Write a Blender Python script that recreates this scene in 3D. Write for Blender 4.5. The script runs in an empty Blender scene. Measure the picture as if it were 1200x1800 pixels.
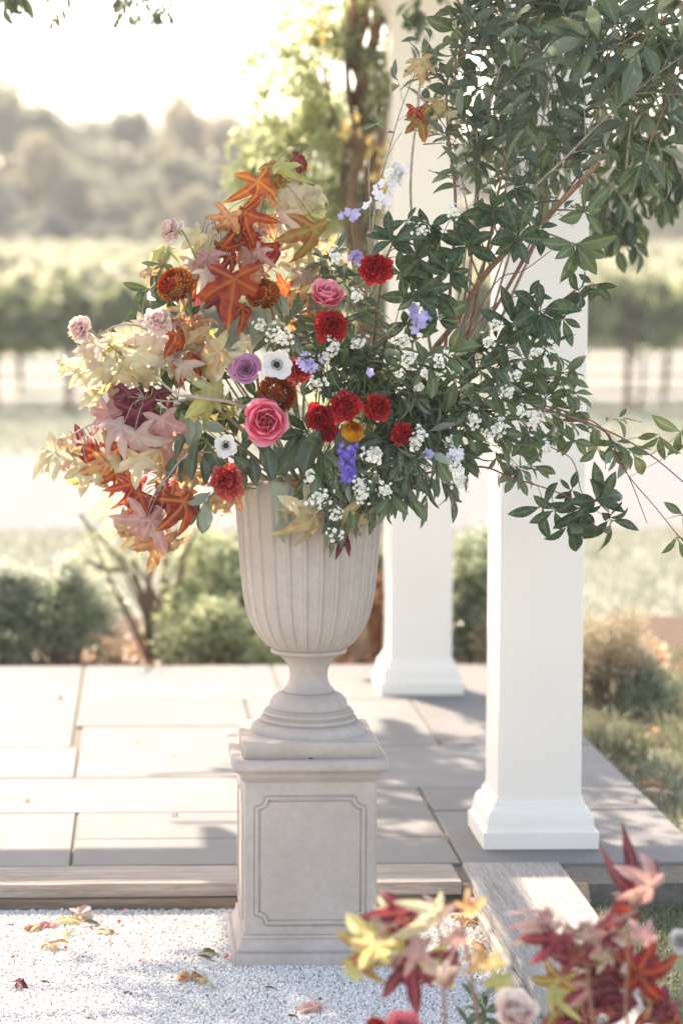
import bpy, math, random
import numpy as np
from mathutils import Vector, Matrix
R = math.radians
sc = bpy.context.scene
C = sc.collection

# ------------------------------------------------------------------ camera
FPX = 4250.0
YAW, PITCH = R(1.6), math.atan(371/4250.0)
CAM = Vector((0, 0, 1.6))
fwd = Vector((math.sin(YAW)*math.cos(PITCH), math.cos(YAW)*math.cos(PITCH), -math.sin(PITCH)))
rgt = Vector((math.cos(YAW), -math.sin(YAW), 0))
upv = rgt.cross(fwd)
cd = bpy.data.cameras.new('camera'); cam = bpy.data.objects.new('camera', cd); C.objects.link(cam)
cd.sensor_fit = 'HORIZONTAL'; cd.sensor_width = 24.0; cd.lens = 85.0
cd.shift_x = 236/1200.0
cd.clip_start = 0.1; cd.clip_end = 3000
m = Matrix((rgt, upv, -fwd)).transposed().to_4x4(); m.translation = CAM
cam.matrix_world = m
cd.dof.use_dof = True; cd.dof.focus_distance = 5.69; cd.dof.aperture_fstop = 2.3
cd.dof.aperture_blades = 0
sc.camera = cam

def ray(px, py):
    return fwd*FPX + rgt*(px-364.0) + upv*(900.0-py)
def at(px, py, D):
    r = ray(px, py); return CAM + r*(D/r.y)
def gr(px, py, z=0.0):
    r = ray(px, py); return CAM + r*((z-CAM.z)/r.z)

# ------------------------------------------------------------------ light
SUN_EL = R(41); SUN_AZ = R(-24)          # azimuth from +Y towards +X
to_sun = Vector((math.sin(SUN_AZ)*math.cos(SUN_EL), math.cos(SUN_AZ)*math.cos(SUN_EL), math.sin(SUN_EL)))
world = bpy.data.worlds.new('World'); sc.world = world; world.use_nodes = True
nt = world.node_tree; nt.nodes.clear()
wo = nt.nodes.new('ShaderNodeOutputWorld'); bg = nt.nodes.new('ShaderNodeBackground')
sky = nt.nodes.new('ShaderNodeTexSky'); sky.sky_type = 'NISHITA'; sky.sun_disc = False
sky.sun_elevation = SUN_EL; sky.sun_rotation = SUN_AZ
sky.air_density = 1.0; sky.dust_density = 1.6; sky.ozone_density = 1.0; sky.altitude = 100
nt.links.new(sky.outputs[0], bg.inputs[0]); nt.links.new(bg.outputs[0], wo.inputs[0])
bg.inputs[1].default_value = 0.15
sl = bpy.data.lights.new('sun', 'SUN'); sl.energy = 3.5; sl.angle = R(0.53); sl.color = (1.0, 0.96, 0.90)
sun = bpy.data.objects.new('sun', sl); C.objects.link(sun)
sun.rotation_euler = (-to_sun).to_track_quat('-Z', 'Y').to_euler(); sun.location = (0, 0, 20)
sc.view_settings.view_transform = 'Standard'; sc.view_settings.look = 'None'
sc.view_settings.exposure = 1.9; sc.view_settings.gamma = 1.0
sc.view_settings.use_curve_mapping = False
sc.view_settings.use_white_balance = True; sc.view_settings.white_balance_temperature = 8050; sc.view_settings.white_balance_tint = 17
sc.cycles.max_bounces = 8; sc.cycles.transparent_max_bounces = 8
sc.cycles.sample_clamp_indirect = 8

# ------------------------------------------------------------------ node helpers
def lin(h):
    c = [int(h[i:i+2], 16)/255 for i in (0, 2, 4)]
    return tuple(((v+0.055)/1.055)**2.4 if v > 0.04045 else v/12.92 for v in c)
class N:
    def __init__(s, name):
        s.m = bpy.data.materials.new(name); s.m.use_nodes = True
        s.t = s.m.node_tree; s.t.nodes.clear()
        s.out = s.t.nodes.new('ShaderNodeOutputMaterial')
    def n(s, typ, **kw):
        x = s.t.nodes.new('ShaderNode'+typ)
        for k, v in kw.items():
            if k.startswith('i_'):
                key = k[2:]
                key = int(key) if key.isdigit() else key.replace('_', ' ')
                x.inputs[key].default_value = v
            else: setattr(x, k, v)
        return x
    def l(s, a, b): s.t.links.new(a, b)
    def co(s, scale=(1, 1, 1), kind='Object'):
        tc = s.n('TexCoord'); mp = s.n('Mapping'); mp.inputs['Scale'].default_value = scale
        s.l(tc.outputs[kind], mp.inputs[0]); return mp.outputs[0]
    def noise(s, vec, scale, detail=4, rough=0.55, dist=0.0):
        x = s.n('TexNoise'); x.inputs['Scale'].default_value = scale; x.inputs['Detail'].default_value = detail
        x.inputs['Roughness'].default_value = rough; x.inputs['Distortion'].default_value = dist
        if vec is not None: s.l(vec, x.inputs['Vector'])
        return x.outputs['Fac']
    def ramp(s, fac, stops):
        x = s.n('ValToRGB'); e = x.color_ramp.elements
        while len(e) < len(stops): e.new(0.5)
        for i, (p, c) in enumerate(stops):
            e[i].position = p; e[i].color = (*c, 1) if len(c) == 3 else c
        s.l(fac, x.inputs[0]); return x.outputs[0]
    def mix(s, fac, a, b, blend='MIX'):
        x = s.n('Mix', data_type='RGBA', blend_type=blend)
        for v, k in ((fac, 0), (a, 6), (b, 7)):
            if isinstance(v, (int, float)): x.inputs[k].default_value = v
            elif isinstance(v, tuple): x.inputs[k].default_value = (*v[:3], 1)
            else: s.l(v, x.inputs[k])
        return x.outputs[2]
    def math(s, op, a, b=None, c=None):
        x = s.n('Math', operation=op)
        for v, k in ((a, 0), (b, 1), (c, 2)):
            if v is None: continue
            if isinstance(v, (int, float)): x.inputs[k].default_value = v
            else: s.l(v, x.inputs[k])
        return x.outputs[0]
    def bump(s, h, strength=0.3, dist=0.01, normal=None):
        x = s.n('Bump'); x.inputs['Strength'].default_value = strength; x.inputs['Distance'].default_value = dist
        s.l(h, x.inputs['Height'])
        if normal is not None: s.l(normal, x.inputs['Normal'])
        return x.outputs[0]
    def prin(s, col, rough=0.6, spec=0.5, normal=None, **kw):
        x = s.n('BsdfPrincipled')
        if isinstance(col, tuple): x.inputs['Base Color'].default_value = (*col[:3], 1)
        else: s.l(col, x.inputs['Base Color'])
        if isinstance(rough, (int, float)): x.inputs['Roughness'].default_value = rough
        else: s.l(rough, x.inputs['Roughness'])
        x.inputs['Specular IOR Level'].default_value = spec
        if normal is not None: s.l(normal, x.inputs['Normal'])
        for k, v in kw.items(): x.inputs[k.replace('_', ' ')].default_value = v
        return x.outputs[0]
    def done(s, sh):
        s.l(sh, s.out.inputs[0]); return s.m
    def attr(s, name):
        x = s.n('Attribute', attribute_name=name); return x.outputs['Fac']
    def rnd(s): return s.n('ObjectInfo').outputs['Random']
    def hsv(s, col, h=0.5, sat=1.0, v=1.0):
        x = s.n('HueSaturation')
        for val, k in ((h, 'Hue'), (sat, 'Saturation'), (v, 'Value')):
            if isinstance(val, (int, float)): x.inputs[k].default_value = val
            else: s.l(val, x.inputs[k])
        s.l(col, x.inputs['Color']); return x.outputs[0]

def m_leaf(name, top, back, vein=None, blotch=None, transl=0.35, rough=0.4, spec=0.4, tcol=None, vary=0.35, huev=0.04, bscale=9.0):
    """leaf: own colours for face and back, rib lines from the mesh attribute, mottling, light passing through"""
    a = N(name); v = a.co()
    rib = a.attr('rib'); r = a.rnd()
    n1 = a.noise(v, bscale, 4, 0.6)
    n1 = a.n('TexNoise', noise_dimensions='4D'); a.l(v, n1.inputs['Vector']); a.l(a.math('MULTIPLY', r, 37.0), n1.inputs['W'])
    n1.inputs['Scale'].default_value = bscale; n1.inputs['Detail'].default_value = 4; n1 = n1.outputs['Fac']
    col = a.mix(a.math('MULTIPLY', n1, 0.5), top, tuple(min(1, c*0.62) for c in top))
    if blotch:
        msk = a.ramp(n1, [(0.46, (0, 0, 0)), (0.56, (1, 1, 1))])
        col = a.mix(msk, col, blotch)
    if vein:
        vm = a.ramp(rib, [(0.0, (1, 1, 1)), (0.09, (0.55, 0.55, 0.55)), (0.20, (0.12, 0.12, 0.12)), (0.45, (0, 0, 0))])
        col = a.mix(a.math('MULTIPLY', vm, 0.65), col, vein)
    bk = a.n('NewGeometry').outputs['Backfacing']
    bcol = a.mix(a.math('MULTIPLY', n1, 0.4), back, tuple(c*0.8 for c in back))
    col = a.mix(bk, col, bcol)
    r2 = a.math('FRACT', a.math('MULTIPLY', r, 7.31))
    val = a.math('ADD', 1.0-vary/2, a.math('MULTIPLY', r2, vary))
    hue = a.math('ADD', 0.5-huev/2, a.math('MULTIPLY', r, huev))
    col = a.hsv(col, hue, 1.0, val)
    nb = a.bump(a.noise(a.co((30, 5, 30)), 3.0, 3), 0.15, 0.01)
    p = a.prin(col, rough, spec, nb)
    tr = a.n('BsdfTranslucent')
    tc = a.mix(0.3, a.hsv(col, 0.5, 0.95, 1.3), tcol if tcol else tuple(min(1, c*1.6) for c in top)); a.l(tc, tr.inputs[0])
    ms = a.n('MixShader'); ms.inputs[0].default_value = transl; a.l(p, ms.inputs[1]); a.l(tr.outputs[0], ms.inputs[2])
    a.m.use_backface_culling = False
    return a.done(ms.outputs[0])

def m_petal(name, inner, outer, transl=0.25, rough=0.55, mid=None, vary=0.1):
    a = N(name); g = a.attr('rib')
    st = [(0.0, inner), (1.0, outer)] if mid is None else [(0.0, inner), (0.55, mid), (1.0, outer)]
    col = a.ramp(g, st)
    n = a.noise(a.co(), 160, 3)
    col = a.mix(a.math('MULTIPLY', n, 0.25), col, inner)
    val = a.math('ADD', 1-vary/2, a.math('MULTIPLY', a.rnd(), vary))
    col = a.hsv(col, 0.5, 1.0, val)
    p = a.prin(col, rough, 0.3)
    tr = a.n('BsdfTranslucent'); a.l(col, tr.inputs[0])
    ms = a.n('MixShader'); ms.inputs[0].default_value = transl; a.l(p, ms.inputs[1]); a.l(tr.outputs[0], ms.inputs[2])
    return a.done(ms.outputs[0])

# ------------------------------------------------------------------ mesh helpers
def mesh(name, V, F, mats, smooth=True, attr=None, fmat=None, sharp=None):
    me = bpy.data.meshes.new(name)
    V = np.asarray(V, dtype=np.float32).reshape(-1, 3)
    if isinstance(F, np.ndarray):
        k = F.shape[1]; nf = F.shape[0]; me.vertices.add(len(V)); me.vertices.foreach_set('co', V.ravel())
        me.loops.add(nf*k); me.loops.foreach_set('vertex_index', F.astype(np.int32).ravel())
        me.polygons.add(nf); me.polygons.foreach_set('loop_start', np.arange(0, nf*k, k, dtype=np.int32))
        me.update(calc_edges=True)
    else:
        me.from_pydata([tuple(v) for v in V.tolist()], [], F)
    if not isinstance(mats, (list, tuple)): mats = [mats]
    for x in mats: me.materials.append(x)
    if fmat is not None: me.polygons.foreach_set('material_index', np.asarray(fmat, dtype=np.int32))
    me.polygons.foreach_set('use_smooth', np.full(len(me.polygons), smooth, dtype=bool))
    if attr is not None:
        at_ = me.attributes.new('rib', 'FLOAT', 'POINT'); at_.data.foreach_set('value', np.asarray(attr, dtype=np.float32))
    if sharp: me.set_sharp_from_angle(angle=R(sharp))
    me.update(); return me
def link(name, data, parent=None, mw=None, loc=None):
    o = bpy.data.objects.new(name, data); C.objects.link(o)
    if parent is not None: o.parent = parent
    if mw is not None: o.matrix_basis = mw
    if loc is not None: o.location = loc
    return o
def tag(o, label=None, cat=None, group=None, kind=None):
    if label: o['label'] = label
    if cat: o['category'] = cat
    if group: o['group'] = group
    if kind: o['kind'] = kind
    return o
def root(name, loc, label, cat, group=None):
    o = link(name, None, loc=Vector(loc)); o.empty_display_size = 0.05
    return tag(o, label, cat, group)
def part(name, V, F, mats, parent=None, **kw):
    """vertices in world coordinates; the object sits at its parent's origin"""
    V = np.asarray(V, dtype=np.float64).reshape(-1, 3)
    if parent is not None:
        off = np.array(worldloc(parent)); V = V - off
    return link(name, mesh(name, V, F, mats, **kw), parent)
def worldloc(o):
    p = Vector(o.location)
    q = o.parent
    while q is not None: p += q.location; q = q.parent
    return p
class MB:
    def __init__(s): s.V = []; s.F = []; s.A = []; s.M = []
    def add(s, V, F, A=None, M=0, mat=None):
        o = len(s.V)
        if mat is not None: V = [mat @ Vector(v) for v in V]
        s.V += [tuple(v) for v in V]; s.F += [tuple(i+o for i in f) for f in F]
        s.A += list(A) if A is not None else [0.5]*len(V); s.M += [M]*len(F)
    def box(s, x0, x1, y0, y1, z0, z1, M=0, bev=0.0, jit=0.0, rg=None):
        b = bev
        V = []; F = []
        # chamfered box: 24 verts
        idx = {}
        for sx in (0, 1):
            for sy in (0, 1):
                for sz in (0, 1):
                    for ax in range(3):
                        x = (x0, x1)[sx]; y = (y0, y1)[sy]; z = (z0, z1)[sz]
                        if ax != 0: x += b*(1-2*sx)
                        if ax != 1: y += b*(1-2*sy)
                        if ax != 2: z += b*(1-2*sz)
                        idx[sx, sy, sz, ax] = len(V)
                        if jit: x += rg.uniform(-jit, jit); y += rg.uniform(-jit, jit)
                        V.append((x, y, z))
        g = idx
        for a_ in (0, 1):
            F.append([g[a_, 0, 0, 0], g[a_, 1, 0, 0], g[a_, 1, 1, 0], g[a_, 0, 1, 0]][::(1 if a_ else -1)])
            F.append([g[0, a_, 0, 1], g[1, a_, 0, 1], g[1, a_, 1, 1], g[0, a_, 1, 1]][::(-1 if a_ else 1)])
            F.append([g[0, 0, a_, 2], g[1, 0, a_, 2], g[1, 1, a_, 2], g[0, 1, a_, 2]][::(1 if a_ else -1)])
        for p in (0, 1):
            for q in (0, 1):
                F.append([g[0, p, q, 1], g[1, p, q, 1], g[1, p, q, 2], g[0, p, q, 2]])
                F.append([g[p, 0, q, 0], g[p, 1, q, 0], g[p, 1, q, 2], g[p, 0, q, 2]])
                F.append([g[p, q, 0, 0], g[p, q, 1, 0], g[p, q, 1, 1], g[p, q, 0, 1]])
                for r_ in (0, 1): F.append([g[p, q, r_, 0], g[p, q, r_, 1], g[p, q, r_, 2]])
        s.add(V, F, M=M)
    def tube(s, P, rad, sides=6, M=0, cap=True, A=0.5, flat=None, closed=False):
        P = [Vector(p) for p in P]; n = len(P)
        if isinstance(rad, (int, float)): rad = [rad]*n
        T = []
        for i in range(n):
            if closed: t = P[(i+1) % n]-P[i-1]
            else: t = P[min(i+1, n-1)]-P[max(i-1, 0)]
            T.append(t.normalized() if t.length > 1e-9 else Vector((0, 0, 1)))
        a = T[0].orthogonal().normalized(); V = []; F = []
        for i in range(n):
            a = (a - T[i]*a.dot(T[i])).normalized(); b = T[i].cross(a)
            for k in range(sides):
                th = 2*math.pi*k/sides; V.append(P[i] + (a*math.cos(th)+b*math.sin(th))*rad[i])
        m_ = n if closed else n-1
        for i in range(m_):
            for k in range(sides):
                j = (i+1) % n; k2 = (k+1) % sides
                F.append((i*sides+k, i*sides+k2, j*sides+k2, j*sides+k))
        if cap and not closed:
            F.append(tuple(range(sides))[::-1]); F.append(tuple((n-1)*sides+k for k in range(sides)))
        s.add(V, F, [A]*len(V), M)
    def obj(s, name, mats, parent=None, **kw):
        return part(name, s.V, s.F, mats, parent, attr=s.A, fmat=s.M, **kw)
    def me(s, name, mats, **kw):
        return mesh(name, s.V, s.F, mats, attr=s.A, fmat=s.M, **kw)
def spline(P, n=6):
    """Catmull-Rom through points"""
    P = [Vector(p) for p in P]
    if len(P) < 3:
        return [P[0].lerp(P[-1], i/n) for i in range(n+1)]
    Q = [P[0]*2-P[1]] + P + [P[-1]*2-P[-2]]; out = []
    for i in range(1, len(Q)-2):
        a, b, c, d = Q[i-1:i+3]
        for k in range(n):
            t = k/n
            out.append(0.5*((2*b)+(c-a)*t+(2*a-5*b+4*c-d)*t*t+(3*b-a-3*c+d)*t**3))
    out.append(P[-1]); return out
def frame(d, nrm):
    """matrix with +Y along d and +Z near nrm"""
    y = Vector(d).normalized(); z = Vector(nrm); z = z - y*z.dot(y)
    if z.length < 1e-4: z = y.orthogonal()
    z.normalize(); x = y.cross(z)
    return Matrix((x, y, z)).transposed()
def place(name, me, parent, pos, d, nrm, s, mat=None):
    mm = frame(d, nrm).to_4x4() @ Matrix.Diagonal((s, s, s, 1))
    mm.translation = Vector(pos)-(worldloc(parent) if parent is not None else Vector())
    o = link(name, me, parent, mw=mm)
    if mat is not None:
        o.material_slots[0].link = 'OBJECT'; o.material_slots[0].material = mat
    return o
# ------------------------------------------------------------------ materials of the place
def mat_cast():
    a = N('cast_stone'); v = a.co()
    n1 = a.noise(v, 5, 5, 0.6); n2 = a.noise(v, 420, 2); n3 = a.noise(v, 60, 5, 0.65)
    col = a.ramp(n1, [(0.3, (0.385, 0.34, 0.30)), (0.7, (0.51, 0.455, 0.41))])
    col = a.mix(a.ramp(n3, [(0.42, (0, 0, 0)), (0.75, (0.6, 0.6, 0.6))]), col, (0.36, 0.315, 0.275))
    col = a.mix(a.ramp(n2, [(0.60, (0, 0, 0)), (0.72, (0.35, 0.35, 0.35))]), col, (0.22, 0.19, 0.16))
    vo = a.n('TexVoronoi'); vo.inputs['Scale'].default_value = 95; a.l(v, vo.inputs['Vector'])
    pit = a.ramp(vo.outputs['Distance'], [(0.05, (1, 1, 1)), (0.11, (0, 0, 0))])
    sel = a.ramp(a.noise(v, 24, 2), [(0.60, (0, 0, 0)), (0.66, (1, 1, 1))])
    pit = a.math('MULTIPLY', pit, sel)
    col = a.mix(pit, col, (0.12, 0.10, 0.085))
    st = a.noise(a.co((9, 9, 1.2)), 1.5, 4, 0.6); col = a.mix(a.ramp(st, [(0.5, (0, 0, 0)), (0.75, (0.4, 0.4, 0.4))]), col, (0.38, 0.335, 0.295))
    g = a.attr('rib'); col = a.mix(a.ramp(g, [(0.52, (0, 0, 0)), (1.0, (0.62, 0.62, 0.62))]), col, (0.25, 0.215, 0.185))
    b = a.bump(n2, 0.30, 0.0012); b = a.bump(n3, 0.22, 0.004, b); b = a.bump(a.math('MULTIPLY', pit, -1), 0.5, 0.003, b)
    return a.done(a.prin(col, 0.86, 0.25, b))
def mat_paint():
    a = N('cream_paint'); v = a.co()
    n = a.noise(v, 3, 4); n2 = a.noise(a.co((60, 60, 3)), 3, 4)
    col = a.ramp(n, [(0.3, (0.82, 0.775, 0.71)), (0.7, (0.865, 0.82, 0.755))])
    col = a.mix(a.math('MULTIPLY', n2, 0.1), col, (0.68, 0.63, 0.55))
    sp = a.noise(v, 55, 2); col = a.mix(a.ramp(sp, [(0.74, (0, 0, 0)), (0.77, (0.4, 0.4, 0.4))]), col, (0.5, 0.45, 0.38))
    return a.done(a.prin(col, 0.45, 0.4, a.bump(n2, 0.04, 0.002)))
def mat_wood(name, c1, c2, c3, ax='X'):
    a = N(name); s = {'X': (2.2, 34, 34), 'Y': (34, 2.2, 34)}[ax]; v = a.co(s)
    n1 = a.noise(v, 1.6, 6, 0.65, 0.4); n2 = a.noise(v, 7, 4, 0.7); n0 = a.noise(a.co(), 4, 3)
    col = a.ramp(n1, [(0.3, c1), (0.52, c2), (0.72, c3)])
    col = a.mix(a.ramp(n2, [(0.50, (0, 0, 0)), (0.68, (0.85, 0.85, 0.85))]), col, tuple(c*0.5 for c in c1))
    col = a.mix(a.math('MULTIPLY', n0, 0.5), col, c3)
    b = a.bump(n1, 0.8, 0.01); b = a.bump(n2, 0.5, 0.003, b)
    return a.done(a.prin(col, 0.85, 0.2, b))
def mat_slab():
    a = N('bluestone'); v = a.co(); r = a.rnd()
    n = a.noise(v, 4, 5, 0.6, 0.6); n2 = a.noise(v, 70, 4)
    col = a.ramp(n, [(0.25, (0.155, 0.156, 0.153)), (0.75, (0.205, 0.206, 0.20))])
    col = a.mix(a.ramp(a.noise(v, 1.7, 3), [(0.5, (0, 0, 0)), (0.75, (0.5, 0.5, 0.5))]), col, (0.235, 0.22, 0.198))
    col = a.mix(a.math('MULTIPLY', n2, 0.3), col, (0.155, 0.152, 0.147))
    col = a.hsv(col, 0.5, 1.0, a.math('ADD', 0.88, a.math('MULTIPLY', r, 0.2)))
    b = a.bump(n2, 0.2, 0.003); b = a.bump(n, 0.3, 0.008, b)
    return a.done(a.prin(col, 0.75, 0.3, b))
def mat_two(name, c1, c2, scale, rough=0.9, bump=0.3, bd=0.02, c3=None, s3=1.0, spec=0.2, kind='Object'):
    a = N(name); v = a.co(kind=kind); n = a.noise(v, scale, 6, 0.65)
    col = a.ramp(n, [(0.32, c1), (0.68, c2)])
    if c3: col = a.mix(a.ramp(a.noise(v, s3, 4), [(0.45, (0, 0, 0)), (0.65, (1, 1, 1))]), col, c3)
    return a.done(a.prin(col, rough, spec, a.bump(n, bump, bd)))
def mat_chip():
    a = N('marble_chip'); g = a.attr('rib')
    col = a.ramp(g, [(0.0, (0.36, 0.33, 0.29)), (0.05, (0.56, 0.535, 0.49)), (0.3, (0.70, 0.68, 0.645)), (1.0, (0.80, 0.785, 0.75))])
    return a.done(a.prin(col, 0.7, 0.3))
def mat_blade(name, lo, hi, tip):
    a = N(name); g = a.attr('rib'); n = a.noise(a.co(), 2.5, 3)
    col = a.ramp(n, [(0.35, lo), (0.65, hi)]); col = a.mix(a.ramp(g, [(0.5, (0, 0, 0)), (1, (0.7, 0.7, 0.7))]), col, tip)
    p = a.prin(col, 0.5, 0.4); tr = a.n('BsdfTranslucent'); a.l(col, tr.inputs[0])
    ms = a.n('MixShader'); ms.inputs[0].default_value = 0.4; a.l(p, ms.inputs[1]); a.l(tr.outputs[0], ms.inputs[2])
    return a.done(ms.outputs[0])
def mat_crown(name, c1, c2, c3, transl=0.4, rough=0.45, spec=0.5, ns=0.5, tm=1.5):
    """loose foliage: hue clumps by place, colour per leaf from the attribute"""
    a = N(name); g = a.attr('rib'); n = a.noise(a.co(), ns, 3)
    col = a.ramp(g, [(0.0, c1), (0.5, c2), (1.0, c3)])
    col = a.mix(a.ramp(n, [(0.4, (0, 0, 0)), (0.6, (0.6, 0.6, 0.6))]), col, c3)
    p = a.prin(col, rough, spec); tr = a.n('BsdfTranslucent')
    a.l(a.hsv(col, 0.495, 0.85, tm), tr.inputs[0])
    ms = a.n('MixShader'); ms.inputs[0].default_value = transl; a.l(p, ms.inputs[1]); a.l(tr.outputs[0], ms.inputs[2])
    return a.done(ms.outputs[0])
M_CAST = mat_cast(); M_PAINT = mat_paint(); M_SLAB = mat_slab(); M_CHIP = mat_chip()
M_WOODX = mat_wood('weathered_timber_cross', (0.17, 0.145, 0.12), (0.31, 0.275, 0.24), (0.45, 0.41, 0.37), 'X')
M_WOODY = mat_wood('weathered_timber_long', (0.20, 0.19, 0.175), (0.33, 0.315, 0.295), (0.44, 0.42, 0.395), 'Y')
M_WOODD = mat_wood('rotten_timber', (0.13, 0.095, 0.07), (0.25, 0.19, 0.14), (0.38, 0.31, 0.24), 'X')
M_JOINT = mat_two('joint_sand', (0.13, 0.115, 0.09), (0.20, 0.18, 0.145), 40)
M_MULCH = mat_two('mulch', (0.07, 0.045, 0.03), (0.20, 0.13, 0.085), 28, bump=0.8, bd=0.04)
M_LAWN = mat_two('lawn_turf', (0.24, 0.255, 0.195), (0.32, 0.33, 0.27), 9, c3=(0.34, 0.34, 0.29), s3=0.8, bump=0.6, bd=0.05)
M_DRIVE = mat_two('drive_gravel', (0.15, 0.147, 0.145), (0.205, 0.20, 0.195), 8)
M_GBASE = mat_two('gravel_base', (0.40, 0.38, 0.35), (0.66, 0.64, 0.61), 260, bump=0.6, bd=0.004)
M_BARK = mat_two('bark', (0.10, 0.065, 0.04), (0.26, 0.18, 0.12), 14, bump=0.8, bd=0.02)
M_TWIG = mat_two('twig_brown', (0.16, 0.085, 0.05), (0.34, 0.20, 0.12), 60, rough=0.6, bump=0.3, bd=0.002)
M_TWIGG = mat_two('twig_pale', (0.26, 0.21, 0.17), (0.45, 0.38, 0.32), 60, rough=0.6, bump=0.3, bd=0.002)
M_TWIGR = mat_two('twig_red', (0.17, 0.06, 0.05), (0.33, 0.15, 0.12), 60, rough=0.5, bump=0.2, bd=0.002)
M_STEM = mat_two('green_stem', (0.14, 0.19, 0.07), (0.27, 0.33, 0.14), 50, rough=0.5, bump=0.1, bd=0.001)
M_CUT = mat_two('cut_wood', (0.45, 0.28, 0.15), (0.58, 0.38, 0.22), 80)

# ------------------------------------------------------------------ ground
def ter(y): return 0.0 if y < 37 else (y-37)*0.034 if y < 150 else 3.84+(y-150)*0.02
ys = [-60, -10, 2, 4, 10, 20, 30, 37, 45, 60, 80, 100, 120, 150, 250, 400, 560]; xs = [-380, -200, -60, -20, 0, 20, 60, 200, 380]
V = [(x, y, ter(y)-0.012) for y in ys for x in xs]; nx = len(xs)
F = [(j*nx+i, j*nx+i+1, (j+1)*nx+i+1, (j+1)*nx+i) for j in range(len(ys)-1) for i in range(nx-1)]
tag(part('lawn', V, F, M_LAWN), kind='structure')
def sheet(name, x0, x1, y0, y1, z, m_):
    return tag(part(name, [(x0, y0, z), (x1, y0, z), (x1, y1, z), (x0, y1, z)], [(0, 1, 2, 3)], m_), kind='structure')
sheet('drive', -370, 370, 16.8, 25.2, -0.004, M_DRIVE)
sheet('garden_bed', -7, 6, 10.09, 12.2, -0.002, M_MULCH)
sheet('garden_bed_side', 1.62, 2.9, 8.6, 10.08, -0.005, M_MULCH)
sheet('gravel_bed', -3.5, 0.862, 2.2, 6.24, 0.0, M_GBASE)

rg = np.random.default_rng(4)
def gravel(n, x0, x1, y0, y1, s0, s1, seed):
    g = np.random.default_rng(seed)
    o = np.array([(1, 0, 0), (-1, 0, 0), (0, 1, 0), (0, -1, 0), (0, 0, 1), (0, 0, -1)], float)
    f = np.array([(0, 2, 4), (2, 1, 4), (1, 3, 4), (3, 0, 4), (2, 0, 5), (1, 2, 5), (3, 1, 5), (0, 3, 5)])
    P = np.empty((n, 3)); P[:, 0] = g.uniform(x0, x1, n); P[:, 1] = g.uniform(y0, y1, n)
    P[:, 2] = 0.0015+0.004*(0.5+0.5*np.sin(P[:, 0]*7+1)*np.sin(P[:, 1]*5))*1.0 + g.uniform(0, 0.004, n)
    s = g.uniform(s0, s1, n)*0.5
    V = o[None]*g.uniform(0.65, 1.25, (n, 6, 1)) + g.normal(0, 0.18, (n, 6, 3))
    V[:, :, 2] *= 0.8
    A = g.normal(size=(n, 3, 3)); Q, _ = np.linalg.qr(A)
    V = np.einsum('nij,nkj->nki', Q, V)*s[:, None, None]+P[:, None, :]
    Fc = (f[None]+(np.arange(n)*6)[:, None, None]).reshape(-1, 3)
    c = np.repeat(g.uniform(0, 1, n)**1.2, 6)
    return V.reshape(-1, 3), Fc, c
V, F, c = gravel(100000, -0.45, 0.862, 4.75, 6.235, 0.0050, 0.0095, 5)
m2, F2, c2 = gravel(30000, -2.4, 0.862, 3.6, 6.235, 0.007, 0.012, 6)
F = np.concatenate([F, F2+len(V)]); V = np.concatenate([V, m2]); c = np.concatenate([c, c2])
g = tag(part('marble_gravel', V, F, M_CHIP, smooth=False, attr=c), kind='stuff')

def blades(name, mat_, regions, label=None):
    Vs = []; Fs = []; As = []; off = 0
    for (n, x0, x1, y0, y1, h, w, seed, cond) in regions:
        g = np.random.default_rng(seed)
        P = np.stack([g.uniform(x0, x1, n), g.uniform(y0, y1, n)], 1)
        if cond is not None: P = P[cond(P[:, 0], P[:, 1])]
        n = len(P); th = g.uniform(0, 2*np.pi, n); hh = h*g.uniform(0.4, 1.3, n); ww = w*g.uniform(0.6, 1.2, n)
        lean = g.uniform(0.1, 1.3, n); ph = g.uniform(0, 2*np.pi, n)
        dx, dy = np.cos(th)*ww/2, np.sin(th)*ww/2; lx, ly = np.cos(ph)*lean, np.sin(ph)*lean
        z0 = -0.012
        q = np.empty((n, 5, 3))
        q[:, 0] = np.stack([P[:, 0]-dx, P[:, 1]-dy, np.full(n, z0)], 1); q[:, 1] = np.stack([P[:, 0]+dx, P[:, 1]+dy, np.full(n, z0)], 1)
        q[:, 2] = np.stack([P[:, 0]+dx*.8+lx*hh*.35, P[:, 1]+dy*.8+ly*hh*.35, z0+hh*.65], 1)
        q[:, 3] = np.stack([P[:, 0]-dx*.8+lx*hh*.35, P[:, 1]-dy*.8+ly*hh*.35, z0+hh*.65], 1)
        q[:, 4] = np.stack([P[:, 0]+lx*hh, P[:, 1]+ly*hh, z0+hh*(1-0.25*lean)], 1)
        k = (np.arange(n)*5)[:, None]+off
        Fs.append(np.concatenate([k+np.array([[0, 1, 2]]), k+np.array([[0, 2, 3]]), k+np.array([[3, 2, 4]])]))
        Vs.append(q.reshape(-1, 3)); a = np.repeat(g.uniform(0, 1, n), 5); As.append(a); off += n*5
    return tag(part(name, np.concatenate(Vs), np.concatenate(Fs), mat_, smooth=False, attr=np.concatenate(As)), kind='stuff')
M_GRASS = mat_blade('grass_blade', (0.13, 0.155, 0.08), (0.25, 0.27, 0.155), (0.42, 0.39, 0.28))
M_GRASS2 = mat_blade('pale_grass_blade', (0.24, 0.26, 0.185), (0.34, 0.36, 0.28), (0.44, 0.43, 0.36))
blades('grass', M_GRASS2, [
    (26000, -3, 6, 12.2, 16.8, 0.07, 0.012, 3, None),
    (16000, -3, 9, 25.3, 36, 0.12, 0.03, 4, None)])
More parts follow.
